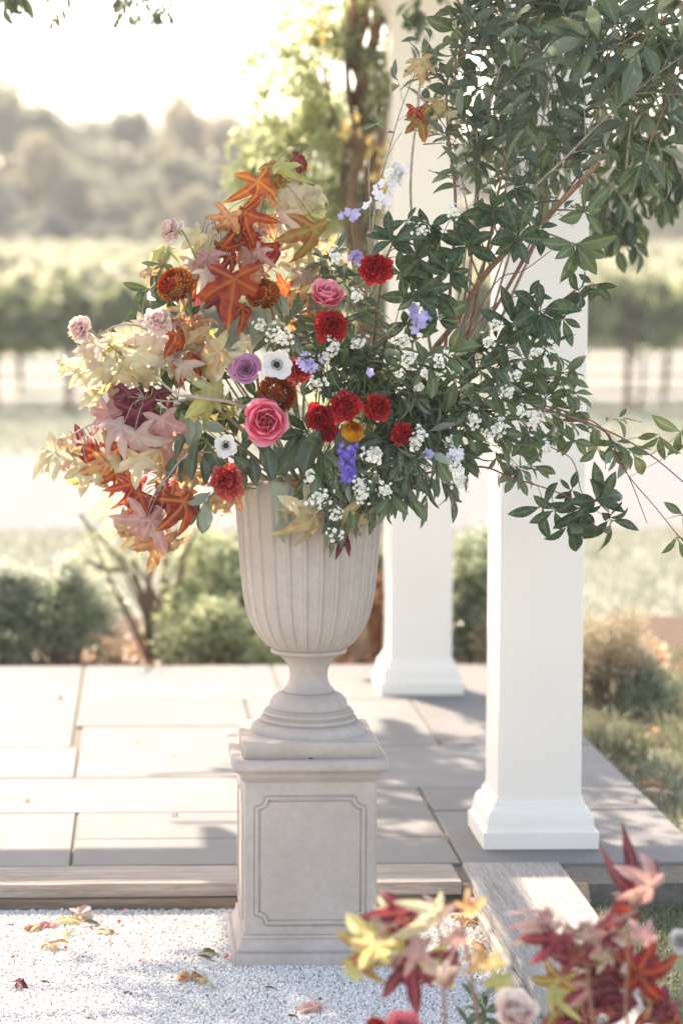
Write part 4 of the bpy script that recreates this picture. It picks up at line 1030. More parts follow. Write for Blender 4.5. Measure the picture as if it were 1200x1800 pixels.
starbranch('sweetgum_branch', 'sweetgum branch with tan and orange leaves reaching farthest left over the drive', SB,
  [(440, 810, 5.93), (330, 760, 5.84), (230, 750, 5.8), (165, 745, 5.8), (110, 775, 5.8)],
  [(96, 795, 64, -148, 'py', 5.79), (108, 800, 54, -78, 'pb', 5.81), (150, 822, 58, -97, 'py', 5.79), (170, 795, 58, -140, 'ro', 5.81), (188, 815, 60, -100, 'or', 5.80), (198, 800, 48, -60, 'py', 5.81), (246, 805, 56, -92, 'py', 5.78), (280, 790, 54, -60, 'ta', 5.8), (125, 790, 52, -110, 'ta', 5.83), (85, 800, 46, -110, 'py', 5.82),
   (205, 830, 48, -80, 'ro', 5.83), (145, 790, 48, -160, 'pb', 5.84), (230, 790, 50, -120, 'ro', 5.84), (170, 830, 46, -110, 'ta', 5.84)], seed=8)
starbranch('sweetgum_branch', 'sweetgum branch with deep red leaves hanging low at the left of the urn rim', SB,
  [(470, 840, 5.93), (400, 800, 5.84), (330, 800, 5.78), (290, 845, 5.76)],
  [(322, 882, 80, -72, 'red', 5.74), (300, 878, 52, -165, 'red', 5.76), (254, 912, 70, -118, 'pk', 5.76), (266, 915, 66, -62, 'pk', 5.75), (280, 950, 62, -100, 'or', 5.77), (226, 925, 60, -118, 'ta', 5.79), (232, 850, 54, -98, 'ro', 5.78), (246, 868, 58, -132, 'ro', 5.77), (270, 890, 44, 170, 'bu', 5.79), (298, 955, 44, -60, 'ta', 5.78), (240, 940, 46, -70, 'ye', 5.8), (285, 870, 44, -90, 'bu', 5.8)], seed=9)
starbranch('sweetgum_branch', 'short sweetgum twig with tan leaves under the leftmost red carnation', SB,
  [(480, 850, 5.93), (430, 850, 5.84), (380, 835, 5.8), (340, 820, 5.8)],
  [(342, 835, 46, -105, 'ta', 5.8), (400, 878, 44, -80, 'ye', 5.79), (384, 880, 40, -115, 'ta', 5.8), (412, 868, 36, -60, 'or', 5.8), (318, 800, 50, -70, 'ta', 5.82), (300, 815, 46, -110, 'or', 5.83), (360, 800, 44, -90, 'or', 5.86), (340, 770, 44, -100, 'ta', 5.88), (220, 780, 46, -60, 'ro', 5.88)], seed=10)
starbranch('sweetgum_branch', 'sweetgum twig with a big yellow star leaf drooping over the fluted front of the urn', SB,
  [(580, 850, 5.92), (590, 845, 5.80), (585, 870, 5.76), (560, 895, 5.755)],
  [(552, 905, 76, -82, 'ye', 5.745), (546, 902, 66, 160, 'py', 5.75), (604, 905, 70, -72, 'ye', 5.75), (628, 890, 60, -85, 'ol', 5.77), (640, 880, 46, -60, 'ro', 5.78), (540, 850, 48, -115, 'ol', 5.78), (600, 945, 40, -40, 'bu', 5.76), (575, 880, 44, -60, 'or', 5.78)], seed=11)
starbranch('sweetgum_branch', 'pair of faded yellow sweetgum leaves high among the tall green branches', SB,
  [(760, 640, 6.0), (722, 360, 5.95), (735, 180, 5.93), (742, 98, 5.92)],
  [(738, 108, 44, -80, 'ye', 5.9), (748, 112, 34, -60, 'or', 5.91), (738, 205, 46, -75, 'ol', 5.92), (752, 210, 40, -95, 'py', 5.94), (772, 180, 40, -90, 'ye', 5.96)], seed=12)

# ------------------------------------------------------------------ evergreen branches with rosettes
EB = 'evergreen branch'
whorls('evergreen_branch', 'thick brown sawn branch rising to the right, with dark evergreen rosettes', EB,
  [(700, 840, 6.0), (742, 655, 5.98), (800, 565, 5.96), (862, 470, 5.92), (960, 380, 5.88), (1053, 284, 5.85)],
  [(865, 368, 5.86, 68, 9), (912, 418, 5.80, 74, 10, .1, .1), (820, 432, 5.86, 60, 9, -.2, .2), (790, 480, 5.84, 58, 9, -.1, 0), (1030, 372, 5.82, 60, 8, .3, 0, 'evl'), (1012, 430, 5.80, 76, 8, .2, -.3, 'evl'), (905, 330, 5.9, 52, 7), (945, 400, 5.84, 50, 6), (840, 400, 5.9, 56, 8), (770, 430, 5.9, 55, 8)], r0=.0085, seed=21, cut=True)
whorls('evergreen_branch', 'evergreen branch with a flat dark rosette above the upper red carnation', EB,
  [(640, 840, 5.98), (655, 620, 5.92), (672, 480, 5.86), (690, 425, 5.80)],
  [(690, 422, 5.78, 62, 9, -.1, .25), (715, 385, 5.82, 50, 7, .1, .5), (705, 480, 5.80, 60, 8, .1, -.3), (730, 520, 5.80, 60, 8, .2, -.4), (765, 515, 5.82, 62, 8, 0, -.4), (735, 450, 5.84, 58, 8), (770, 560, 5.84, 60, 8, 0, -.3), (755, 400, 5.88, 50, 7), (715, 570, 5.84, 54, 7, 0, -.3)], seed=22)
whorls('evergreen_branch', 'evergreen branch whose dark rosettes stand out against the front column', EB,
  [(700, 850, 5.98), (800, 700, 5.92), (880, 610, 5.88), (945, 560, 5.84), (1010, 510, 5.84)],
  [(950, 545, 5.80, 76, 10, .1, .1), (905, 570, 5.82, 66, 9, -.1, 0), (1022, 515, 5.82, 52, 7, .3, -.5), (1045, 500, 5.86, 48, 6, .3, -.5), (875, 600, 5.84, 66, 8, 0, -.2), (930, 520, 5.86, 46, 5, 0, .5), (990, 560, 5.84, 50, 6, .3, -.6), (835, 620, 5.84, 58, 7, -.2, -.2)], seed=23)
whorls('evergreen_branch', 'red twigged evergreen branch with a leafy end hanging lowest at the right', EB,
  [(700, 840, 5.98), (835, 820, 5.9), (900, 840, 5.86), (970, 862, 5.84), (1030, 888, 5.84)],
  [(1050, 880, 5.82, 66, 8, .4, -.2), (1022, 900, 5.81, 64, 8, .1, -.6), (1000, 925, 5.80, 74, 6, 0, -.9), (1075, 915, 5.83, 60, 7, .5, -.4), (1005, 860, 5.85, 44, 5, 0, .4), (950, 890, 5.84, 56, 3, -.5, .1), (975, 900, 5.82, 50, 4, -.2, -.6)], seed=24, r0=.003, mat_=M_TWIGR)
whorls('evergreen_branch', 'long arching red brown branch reaching the right edge, sparse pale leaves', EB,
  [(700, 800, 6.0), (790, 730, 5.92), (870, 722, 5.88), (940, 720, 5.86), (1010, 735, 5.84), (1090, 768, 5.84), (1150, 805, 5.84), (1215, 860, 5.84)],
  [(1005, 775, 5.84, 44, 5, -.3, -.2, 'evl'), (1050, 790, 5.83, 46, 4, .2, -.3, 'evl'), (960, 700, 5.86, 46, 6, 0, .2, 'evl'), (1010, 690, 5.86, 44, 5, .4, .2, 'evl'), (1075, 790, 5.85, 36, 4, .3, -.6, 'evl'), (930, 770, 5.86, 56, 6, 0, -.4, 'evl'), (1195, 760, 5.85, 58, 3, -.6, 0, 'evl')], seed=25, r0=.0038, mat_=M_TWIG)
whorls('evergreen_branch', 'thin bare forked twig drooping to the right edge with leaves at its end', EB,
  [(900, 700, 5.92), (1000, 725, 5.88), (1060, 755, 5.86), (1100, 830, 5.85), (1150, 890, 5.84), (1196, 945, 5.84), (1225, 960, 5.84)],
  [(1192, 950, 5.84, 66, 4, .1, -.9, 'evl'), (1200, 905, 5.85, 44, 3, .2, .1, 'evl'), (1158, 770, 5.86, 46, 4, -.2, -.8, 'evl'), (1205, 780, 5.85, 56, 3, -.3, .2, 'evl')], seed=26, r0=.0022, mat_=M_TWIGR)
whorls('evergreen_branch', 'short leafy evergreen twig hanging beside the left of the urn bowl mouth', EB,
  [(500, 850, 5.95), (420, 780, 5.88), (350, 720, 5.84), (300, 700, 5.84)],
  [(330, 560, 5.90, 52, 7), (300, 640, 5.90, 52, 8), (340, 700, 5.86, 50, 7), (300, 720, 5.88, 46, 6), (370, 660, 5.9, 50, 7), (400, 720, 5.88, 50, 7), (360, 760, 5.86, 50, 7, 0, -.3), (240, 660, 5.92, 44, 6), (260, 700, 5.92, 46, 6)], seed=27, r0=.004)
whorls('evergreen_branch', 'evergreen twig with blue black leaves by the left bronze chrysanthemum', EB,
  [(500, 830, 5.98), (380, 640, 5.93), (310, 540, 5.9), (265, 480, 5.88)],
  [(262, 508, 5.86, 48, 6, -.4, -.1), (285, 462, 5.86, 46, 5, -.4, .4, 'evl'), (245, 545, 5.88, 42, 5, -.4, -.3), (300, 520, 5.90, 44, 6), (330, 490, 5.90, 40, 4, 0, .5, 'bl')], seed=28, r0=.003, mat_=M_STEM)
whorls('evergreen_branch', 'dark oval leaves packed in the middle of the arrangement under the red carnations', EB,
  [(545, 860, 5.98), (560, 760, 5.94), (590, 680, 5.9), (620, 620, 5.88)],
  [(540, 760, 5.86, 56, 8, -.1, -.2), (590, 700, 5.86, 52, 8), (650, 770, 5.86, 56, 8, .2, -.2), (690, 720, 5.86, 60, 8), (560, 670, 5.88, 50, 8), (640, 660, 5.88, 56, 8), (720, 780, 5.87, 60, 8, .2, -.4), (760, 730, 5.88, 60, 8), (500, 610, 5.9, 46, 7), (450, 700, 5.88, 50, 7), (800, 790, 5.88, 60, 8, .3, -.5), (700, 830, 5.87, 60, 7, .1, -.7), (600, 600, 5.9, 50, 7)], seed=29, r0=.004, mat_=M_STEM)

# ------------------------------------------------------------------ tall blue green branches
TB = 'leafy branch'
UPB = [
 ('upright dark stemmed branch left of the others, in front of the rear column', [(780, 640, 6.0), (800, 370, 5.98), (787, 230, 5.97), (790, 120, 5.97), (845, 45, 5.96)], 9, 6, 50, .0045, M_TWIG),
 ('long pale branch running diagonally up to the right edge', [(800, 600, 6.0), (880, 400, 5.95), (1000, 270, 5.92), (1110, 165, 5.9), (1215, 85, 5.88)], 9, 6, 56, .0045, M_TWIGG),
 ('upright branch with pale leaves in the middle of the tall greenery', [(820, 620, 6.02), (835, 350, 6.0), (860, 190, 6.0), (905, 40, 6.0), (930, -30, 6.0)], 10, 7, 54, .0035, M_TWIGG),
 ('leafy branch rising in front of the upper front column', [(850, 600, 6.05), (925, 340, 6.02), (960, 180, 6.02), (1005, 20, 6.0)], 10, 7, 56, .0035, M_TWIGG),
 ('blue green branch spreading wide at the top right', [(880, 560, 6.05), (1000, 300, 6.0), (1075, 140, 5.98), (1125, 10, 5.96)], 10, 7, 62, .004, M_TWIGG),
 ('thin branch with a few leaves reaching up over the rear column', [(660, 600, 6.0), (655, 400, 5.96), (690, 240, 5.95), (720, 150, 5.95), (755, 70, 5.95)], 6, 4, 46, .0025, M_TWIGG),
 ('leafy branch whose top leaves the frame beside the rear column', [(800, 620, 6.05), (840, 330, 6.05), (800, 130, 6.05), (830, -30, 6.05)], 9, 7, 52, .0035, M_TWIG),
 ('reddish stemmed branch crossing the front column toward the right edge', [(860, 560, 6.03), (1000, 330, 6.02), (1120, 200, 6.0), (1230, 120, 6.0)], 9, 6, 58, .0035, M_TWIGR),
 ('blue green branch hanging into the top right corner', [(1270, -60, 5.85), (1180, 20, 5.85), (1100, 70, 5.84), (1060, 90, 5.84)], 8, 8, 74, .004, M_TWIG),
 ('long leaved branch filling the right edge below the top corner', [(1280, 20, 5.9), (1200, 120, 5.9), (1150, 230, 5.9), (1130, 290, 5.9)], 8, 7, 60, .0035, M_TWIG),
 ('branch of the tall greenery just above the sawn branch', [(830, 600, 6.08), (900, 400, 6.08), (930, 230, 6.08), (890, 80, 6.08)], 9, 7, 54, .003, M_TWIGG),
 ('topmost branch along the upper frame edge, between the columns', [(1000, 300, 6.1), (960, 120, 6.1), (900, 30, 6.08), (850, 0, 6.06)], 8, 7, 56, .003, M_TWIGG),
 ('leafy branch lying along the top frame edge at the far right', [(1100, 300, 6.1), (1110, 120, 6.1), (1060, 20, 6.08), (1000, -20, 6.06)], 8, 7, 60, .003, M_TWIGG),

 ('leafy branch filling the gap between the columns, above the dark rosettes', [(800, 560, 5.98), (822, 400, 5.97), (812, 300, 5.96), (835, 215, 5.96)], 9, 7, 50, .003, M_TWIGG),
 ('leafy branch beside the left edge of the front column, half way up', [(820, 560, 5.98), (862, 420, 5.97), (890, 320, 5.96), (880, 230, 5.96)], 9, 7, 52, .003, M_TWIGG),
 ('short leafy branch over the middle of the front column', [(860, 560, 6.0), (930, 430, 5.98), (965, 330, 5.97), (1000, 260, 5.97)], 8, 6, 52, .003, M_TWIG),
]
for i, (lb, pts, sub, per, L, r0, mt) in enumerate(UPB):
    spray('leafy_branch', lb, TB, pts, 'bl', sub, per, L, r0, mt, seed=50+i, droop=.2, twig=.15, t0=.42 if i not in (8, 9) else .05)
HV = [('dark vine trail hanging behind the front column at the right', [(1120, -60, 7.25), (1128, 150, 7.25), (1110, 300, 7.25), (1095, 440, 7.25)], 14, 8),
      ('dark vine trail hanging close along the right face of the front column', [(1050, -60, 7.2), (1060, 150, 7.2), (1052, 280, 7.2), (1062, 400, 7.2)], 14, 8),
      ('dark vine trail hanging at the right edge behind the branches', [(1190, -60, 7.3), (1180, 100, 7.3), (1190, 240, 7.3), (1160, 330, 7.3)], 14, 8),
      ('dark vine trail hanging in front of the upper front column', [(960, -60, 6.6), (950, 80, 6.6), (965, 200, 6.6), (980, 300, 6.6)], 12, 7),
      ('vine trail hanging between the two columns near the top', [(840, -60, 6.8), (850, 60, 6.8), (835, 180, 6.8), (850, 290, 6.8)], 9, 6),
      ('dark vine trail in the top right corner behind the branches', [(1250, -60, 7.0), (1150, 30, 7.0), (1090, 120, 7.0), (1110, 240, 7.0)], 14, 8),
      ('dark vine trail at the top of the front column, behind the other leaves', [(1000, -60, 6.62), (1010, 60, 6.62), (900, 130, 6.62), (905, 250, 6.62)], 12, 7)]
for i, (lb, pts, sub, per) in enumerate(HV):
    spray('hanging_vine', lb, 'hanging vine', pts, 'ev' if i in (0, 1, 2, 5) else 'bl', sub, per, 50, .004, M_TWIG, seed=80+i, droop=.7, twig=.15, t0=.05)
spray('hanging_vine', 'few vine leaves hanging at the top of the rear column', 'hanging vine', [(760, -60, 9.1), (742, -10, 9.1), (730, 25, 9.1)], 'ev', 4, 5, 34, .004, M_TWIG, seed=90, droop=.5, twig=.10, t0=.1)
for i, (lb, pts, n, pr_) in enumerate([('blurred leaf spray hanging into the top left corner', [(-40, -60, 7.6), (0, -40, 7.6), (30, -10, 7.6)], 5, 5), ('blurred feathery leaf spray hanging from the top edge, near the left corner', [(140, -60, 7.6), (110, -20, 7.6), (92, 40, 7.6)], 4, 5),
                             ('blurred feathery leaf spray hanging from the top edge, left of centre', [(260, -60, 7.5), (235, -20, 7.5), (215, 15, 7.5)], 7, 6), ('small blurred leaf spray hanging from the top edge, right of the feathery one', [(300, -60, 7.5), (285, -20, 7.5), (278, 30, 7.5)], 5, 6)]):
    spray('hanging_leaf_spray', lb, 'hanging vine', pts, 'bl', n, pr_, 24 if i else 44, .0018, M_STEM, seed=95+i, droop=.8, twig=.07, t0=.2)

# ------------------------------------------------------------------ narrow leaved filler greenery
FILL = [((600, 640), 'behind the middle red carnation'), ((640, 540), 'between the upper red carnations'), ((690, 600), 'reaching up under the dark rosettes'), ((735, 640), 'with lilac tips beside it'), ((790, 620), 'at the foot of the sawn branch'),
        ((800, 690), 'right of the blue stars'), ((860, 680), 'in front of the rear edge of the front column'), ((905, 700), 'pointing at the front column'), ((880, 760), 'with white clusters across the front column'), ((830, 800), 'hanging between the two columns'),
        ((780, 830), 'hanging over the rear column'), ((730, 810), 'hanging low right of the blue delphinium'), ((940, 660), 'spreading thin across the front column'), ((620, 500), 'rising straight up beside the pink rose'), ((590, 440), 'rising behind the upper pink rose'),
        ((670, 700), 'around the rightmost red carnations'), ((760, 760), 'above the low white clusters'), ((690, 850), 'draped over the right side of the urn rim'), ((640, 860), 'draped over the urn rim beside the delphinium'), ((590, 890), 'hanging longest over the urn front'),
        ((560, 830), 'short, over the middle of the urn rim'), ((840, 720), 'with red brown twigs under it'), ((720, 690), 'in the centre of the white clusters'), ((950, 740), 'farthest right, under the arching branch'), ((665, 630), 'beside the single blue flower'),
        ((880, 640), 'high, right of the sawn branch foot'), ((500, 560), 'between the chrysanthemum and the anemone'), ((560, 600), 'under the upper pink rose')]
gf = random.Random(77)
for i, ((x, y), wh) in enumerate(FILL):
    lowg = y > 800; D = 5.80+gf.uniform(-.03, .09) if not lowg else 5.77
    mid = (x*.55+560*.45+gf.uniform(-15, 15), (y*.5+800*.5)-(30 if not lowg else 60), 5.87 if not lowg else 5.82)
    if lowg: e = (x, y+20, D); mid = (x*.8+560*.2, min(820, y-30), 5.80)
    else: e = (x, y, D)
    spray('narrow_leaved_stem', 'grey green narrow leaved stem '+wh, 'foliage stem', [(560+gf.uniform(-25, 60), 850, 5.97), mid, e], 'na' if i % 4 else 'evl', 5, 6, 52, .0018, M_STEM, seed=120+i, droop=.35 if not lowg else .9, twig=.075, t0=.35, face=1.3)
for i, (lb, pts, n) in enumerate([('loose green spray over the front column, just above the arching branch', [(840, 720, 5.9), (920, 690, 5.87), (1000, 665, 5.86)], 6), ('loose green spray over the front column, level with the red carnations', [(850, 740, 5.9), (930, 730, 5.87), (1005, 745, 5.86)], 6),
                               ('thin green spray along the arching branch at the right', [(980, 735, 5.86), (1050, 750, 5.85), (1100, 790, 5.85)], 4), ('loose green spray in front of the front column under the dark rosettes', [(820, 640, 5.9), (890, 630, 5.87), (960, 610, 5.86)], 6),
                               ('green spray hanging at the left edge of the front column', [(820, 760, 5.88), (880, 790, 5.86), (920, 830, 5.85)], 5)]):
    spray('narrow_leaved_stem', lb, 'foliage stem', pts, 'evl' if i % 2 else 'bl', n, 5, 46, .0018, M_TWIGR, seed=170+i, droop=.3, twig=.075, t0=.2, face=1.2)
# broad oval leaves at the rim and at the left
OVS = [('broad dark green oval leaves leaning over the middle of the urn rim', 'ov', [(555, 860, 5.95), (545, 790, 5.82), (540, 750, 5.80)], [(565, 750, 92, -110), (545, 770, 70, -125), (590, 780, 70, -100), (575, 790, 56, -75), (520, 790, 60, -130), (600, 745, 80, -85)]),
       ('crinkled dark rose leaves below the large pink rose', 'ov', [(500, 860, 5.95), (485, 800, 5.8), (470, 770, 5.80)], [(470, 775, 72, -85), (480, 780, 64, -70), (455, 790, 44, -60), (520, 765, 46, -110)]),
       ('pale grey green oval leaves in a fan right of the pinkish sweetgum leaves', 'pa', [(480, 850, 5.95), (380, 770, 5.84), (330, 722, 5.78)], [(318, 722, 54, -75), (332, 728, 56, -85), (350, 732, 62, -100), (400, 755, 46, 175), (395, 760, 40, 150)]),
       ('glossy green oval leaves left of the lower anemone', 'ov', [(480, 850, 5.95), (400, 800, 5.84), (355, 770, 5.78)], [(350, 770, 56, -105), (365, 775, 62, -80), (340, 790, 54, -100), (322, 800, 50, -95), (308, 800, 46, -110), (355, 800, 54, -85), (372, 790, 58, -70), (330, 760, 50, -120)]),
       ('pale oval leaves hanging under the leftmost red carnation', 'pa', [(470, 860, 5.95), (400, 860, 5.8), (372, 868, 5.76)], [(370, 865, 48, -155), (368, 872, 56, -110), (362, 885, 52, -95), (375, 860, 40, 60)]),
       ('dark oval leaves hanging beside the low red sweetgum leaf', 'ov', [(470, 860, 5.95), (400, 855, 5.82), (368, 875, 5.78)], [(362, 890, 56, -100), (352, 880, 50, -120), (420, 815, 54, -75), (410, 800, 50, -50)]),
       ('short chain of pale oval leaves trailing down the urn front, left of centre', 'pa', [(490, 835, 5.90), (487, 842, 5.79), (488, 870, 5.785), (494, 905, 5.785)], [(478, 842, 44, -62), (496, 862, 40, -110), (494, 905, 50, -85), (493, 885, 36, -80)]),
       ('green oval leaves around the small lower anemone', 'ov', [(480, 850, 5.95), (430, 810, 5.84), (420, 780, 5.82)], [(430, 770, 60, -100), (400, 800, 60, -110), (440, 800, 56, -80), (450, 760, 50, -60), (415, 760, 50, -150), (440, 740, 50, -100), (420, 820, 54, -120)])]
for i, (lb, kd, pts, lv) in enumerate(OVS):
    g = random.Random(200+i); P = [pt(q) for q in pts]; S = spline(P, 6); r_ = root('oval_leaved_stem', P[0], lb, 'foliage stem'); paths = [(S, .002, .0012)]
    for (x, y, L, an) in lv:
        d_ = pts[-1][2]+g.uniform(-.02, .04); p = at(x, y, d_); d = Vector((math.cos(R(an)), g.uniform(-.3, .1), math.sin(R(an))))
        place('leaf', LEAF[kd][g.randrange(len(LEAF[kd]))], r_, p, d, TOCAM+Vector((g.uniform(-.5, .5), 0, g.uniform(0, .6))), px2m(L, d_))
        a_ = S[-2] if (S[-2]-p).length < .1 else p+(S[-2]-p).normalized()*.08
        paths.append(([a_, a_.lerp(p, .6)+Vector((0, 0, .003)), p], .0009, .0007))
    stems_obj(r_, paths, M_STEM)
# bare twigs showing among the greens
for i, (lb, pts, mt) in enumerate([('bare pale twig standing up behind the white stock flowers', [(640, 700, 5.95), (650, 420, 5.9), (648, 300, 5.88), (652, 268, 5.88)], M_TWIGG), ('bare twig with a hooked tip beside the rear column', [(655, 600, 5.95), (668, 330, 5.9), (690, 258, 5.9), (706, 232, 5.9)], M_TWIGG),
                                   ('short sawn upright twig below the tall greenery', [(810, 640, 6.0), (860, 420, 5.95), (878, 325, 5.92), (893, 270, 5.9)], M_TWIG), ('forked red twig in front of the front column', [(790, 640, 5.9), (868, 500, 5.86), (920, 475, 5.85), (968, 440, 5.85)], M_TWIGR),
                                   ('thin red twig end pointing right across the front column', [(800, 620, 5.9), (870, 535, 5.87), (922, 518, 5.86)], M_TWIGR), ('bare red brown twig drooping past the right of the front column', [(900, 700, 5.9), (1052, 752, 5.86), (1085, 800, 5.85), (1110, 850, 5.85), (1137, 920, 5.85)], M_TWIGR),
                                   ('thin forked twig below the arching branch', [(900, 725, 5.88), (960, 780, 5.85), (1005, 808, 5.84), (1020, 860, 5.84), (1032, 888, 5.84)], M_TWIG)]):
    P = spline([pt(q) for q in pts], 6); b = MB(); n = len(P); r0 = .0042 if i == 2 else .0019
    b.tube(P, [r0*(1-.5*k/n)*(1 if i != 2 else 1) for k in range(n)], 6); o = b.obj('bare_twig', mt, None); tag(o, lb, 'twig')
# ------------------------------------------------------------------ flowers
M_CARN = m_petal('red_carnation_petal', (0.20, 0.002, 0.006), (0.80, 0.045, 0.045), mid=(0.50, 0.008, 0.016), transl=.3)
M_CARN2 = m_petal('coral_carnation_petal', (0.36, 0.012, 0.018), (0.82, 0.22, 0.17), mid=(0.62, 0.035, 0.035), transl=.3)
M_CARP = m_petal('peach_carnation_petal', (0.86, 0.40, 0.32), (0.95, 0.90, 0.86), mid=(0.93, 0.74, 0.66), transl=.45)
M_GR = m_petal('garden_rose_petal', (0.60, 0.004, 0.03), (0.97, 0.33, 0.46), mid=(0.93, 0.05, 0.16), transl=.42)
M_GRO = m_petal('garden_rose_outer_petal', (0.90, 0.08, 0.20), (0.97, 0.50, 0.60), mid=(0.96, 0.28, 0.42), transl=.45)
M_GR2 = m_petal('light_rose_petal', (0.62, 0.06, 0.08), (0.84, 0.34, 0.36), mid=(0.80, 0.18, 0.20), transl=.3)
M_PUR = m_petal('mauve_rose_petal', (0.16, 0.02, 0.09), (0.66, 0.36, 0.52), mid=(0.40, 0.13, 0.28), transl=.25)
M_AN = m_petal('anemone_petal', (0.66, 0.64, 0.60), (0.86, 0.85, 0.83), transl=.3)
M_BLK = m_petal('anemone_centre', (0.010, 0.011, 0.016), (0.03, 0.032, 0.045), transl=0, rough=.5)
M_ANR = m_petal('anemone_ring', (0.30, 0.30, 0.25), (0.10, 0.09, 0.09), transl=0)
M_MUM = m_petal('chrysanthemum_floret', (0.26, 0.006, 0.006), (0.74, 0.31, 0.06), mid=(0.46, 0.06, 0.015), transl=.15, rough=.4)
M_RAN = m_petal('ranunculus_petal', (0.55, 0.16, 0.006), (0.95, 0.56, 0.05), mid=(0.88, 0.36, 0.012), transl=.3)
M_DEL = m_petal('delphinium_petal', (0.42, 0.36, 0.62), (0.13, 0.09, 0.52), mid=(0.18, 0.12, 0.58), transl=.3)
M_LIL = m_petal('lilac_petal', (0.62, 0.58, 0.74), (0.44, 0.38, 0.72), mid=(0.50, 0.45, 0.76), transl=.3)
M_WLI = m_petal('pale_lilac_petal', (0.80, 0.80, 0.76), (0.84, 0.82, 0.90), transl=.3)
M_WHT = m_petal('white_floret', (0.60, 0.60, 0.36), (0.87, 0.86, 0.83), mid=(0.86, 0.85, 0.82), transl=.2)
M_CRM = m_petal('cream_rose_petal', (0.86, 0.42, 0.38), (0.95, 0.92, 0.88), mid=(0.93, 0.82, 0.76), transl=.35)

def petal(W, L, cup=.2, cross=.15, ruf=0, freq=9, seed=0, nu=6, nv=5, serr=0, neck=.25, round_=.7, roll=0):
    """petal from the origin along +Y, inner face +Z"""
    g = random.Random(seed); ph = g.uniform(0, 6); V = []; A = []; F = []
    for j in range(nv+1):
        v = j/nv; wd = W*.5*(neck+(1-neck)*math.sin(min(1, v*1.08)*math.pi*.5)**.8)
        if v > round_: wd *= math.sqrt(max(0.0, 1-((v-round_)/(1-round_))**2*.75))
        for i in range(nu+1):
            u = -1+2*i/nu
            yy = L*v*(1-.10*u*u*v) + (serr*g.uniform(-1, 1)*L if j == nv else 0)
            z = cup*L*v*v - roll*L*max(0, v-.55)**2*4 + cross*wd*u*u*1.0 + ruf*math.sin(freq*u+ph+j*.5)*v*v
            V.append((u*wd, yy, z)); A.append(v)
    for j in range(nv):
        for i in range(nu):
            a_ = j*(nu+1)+i; F.append((a_, a_+1, a_+nu+2, a_+nu+1))
    return V, F, A
def ptm(phi, tau, r0=0.0, h0=0.0):
    rad = Vector((math.cos(phi), math.sin(phi), 0)); y = rad*math.sin(tau)+UP*math.cos(tau); z = -rad*math.cos(tau)+UP*math.sin(tau); x = y.cross(z)
    m_ = Matrix((x, y, z)).transposed().to_4x4(); m_.translation = rad*r0+UP*h0; return m_
def arcp(r, H, phi0, span, flare=.2, roll=.1, dip=.25, seed=0, nu=7, nv=5, lean=0.0, z0=0.0):
    """a petal that wraps round the flower's axis"""
    g = random.Random(seed); V = []; A = []; F = []; w = g.uniform(0, 6)
    for j in range(nv+1):
        v = j/nv
        for i in range(nu+1):
            u = -1+2*i/nu; sp = span*(.45+.55*math.sin(min(1, v*1.3)*math.pi/2)); ph = phi0+u*sp
            rr = r*(.35+.65*math.sin(v*math.pi/2)**.8) + flare*v*v + roll*max(0, v-.75)*2*(1-.5*u*u) + .012*math.sin(5*u+w)*v
            z = z0 + H*(v - dip*u*u*v*v - .0) - roll*max(0, v-.8)*2.2
            V.append((rr*math.cos(ph), rr*math.sin(ph), z)); A.append(min(1, v*(.75+.25*abs(u))))
    for j in range(nv):
        for i in range(nu):
            a_ = j*(nu+1)+i; F.append((a_, a_+1, a_+nu+2, a_+nu+1))
    return V, F, A

def carnation_me(seed, mat_, n=44):
    g = random.Random(seed); b = MB(); ph = 0
    for i in range(n):
        t = i/n; ph += 2.4; tau = R(4+90*t**.8)+g.uniform(-.28, .22)
        V, F, A = petal(.72*g.uniform(.7, 1.3), (.80+.22*t)*g.uniform(.78, 1.10), cup=.12*g.uniform(-1, 1), cross=.45*g.uniform(-1, 1), ruf=.12, freq=g.uniform(6, 11), seed=seed*99+i, nu=9, nv=5, serr=.05, neck=.12, round_=.75)
        b.add(V, F, [a_*(.55+.45*t) if t < .6 else a_ for a_ in A], 0, ptm(ph, tau, .03, -.15+.18*(1-t)))
    return b.me('bloom', mat_)
def rosette_me(seed, mat_, n=60, R0=.66):
    g = random.Random(seed); b = MB()
    for q in range(5):
        qa = q*2*math.pi/5+g.uniform(-.15, .15)
        for k in range(8):
            d_ = .10+.075*k
            cxy = Vector((math.cos(qa), math.sin(qa), 0))*(R0*.42)
            H = .42-.05*k*(k*.12)+g.uniform(-.03, .03)
            V, F, A = arcp(.05+.043*k, H, qa+g.uniform(-.25, .25)+(0 if k % 2 else math.pi*.12), 1.5-.05*k, flare=.03, roll=.05, dip=.18, seed=seed+q*20+k, nu=8, nv=4)
            V = [(v[0]*.9+cxy.x*(1+.02*k), v[1]*.9+cxy.y*(1+.02*k), v[2]+.05) for v in V]; b.add(V, F, A)
    for k in range(14):
        V, F, A = petal(.34, .42, cup=.2, cross=.5, ruf=.03, seed=seed*5+k, nu=5, nv=3); b.add(V, F, A, 0, ptm(k*2.4, R(8+3.2*k), .02+.02*k, .10))
    return b.me('inner_petals' if False else 'heart', mat_)
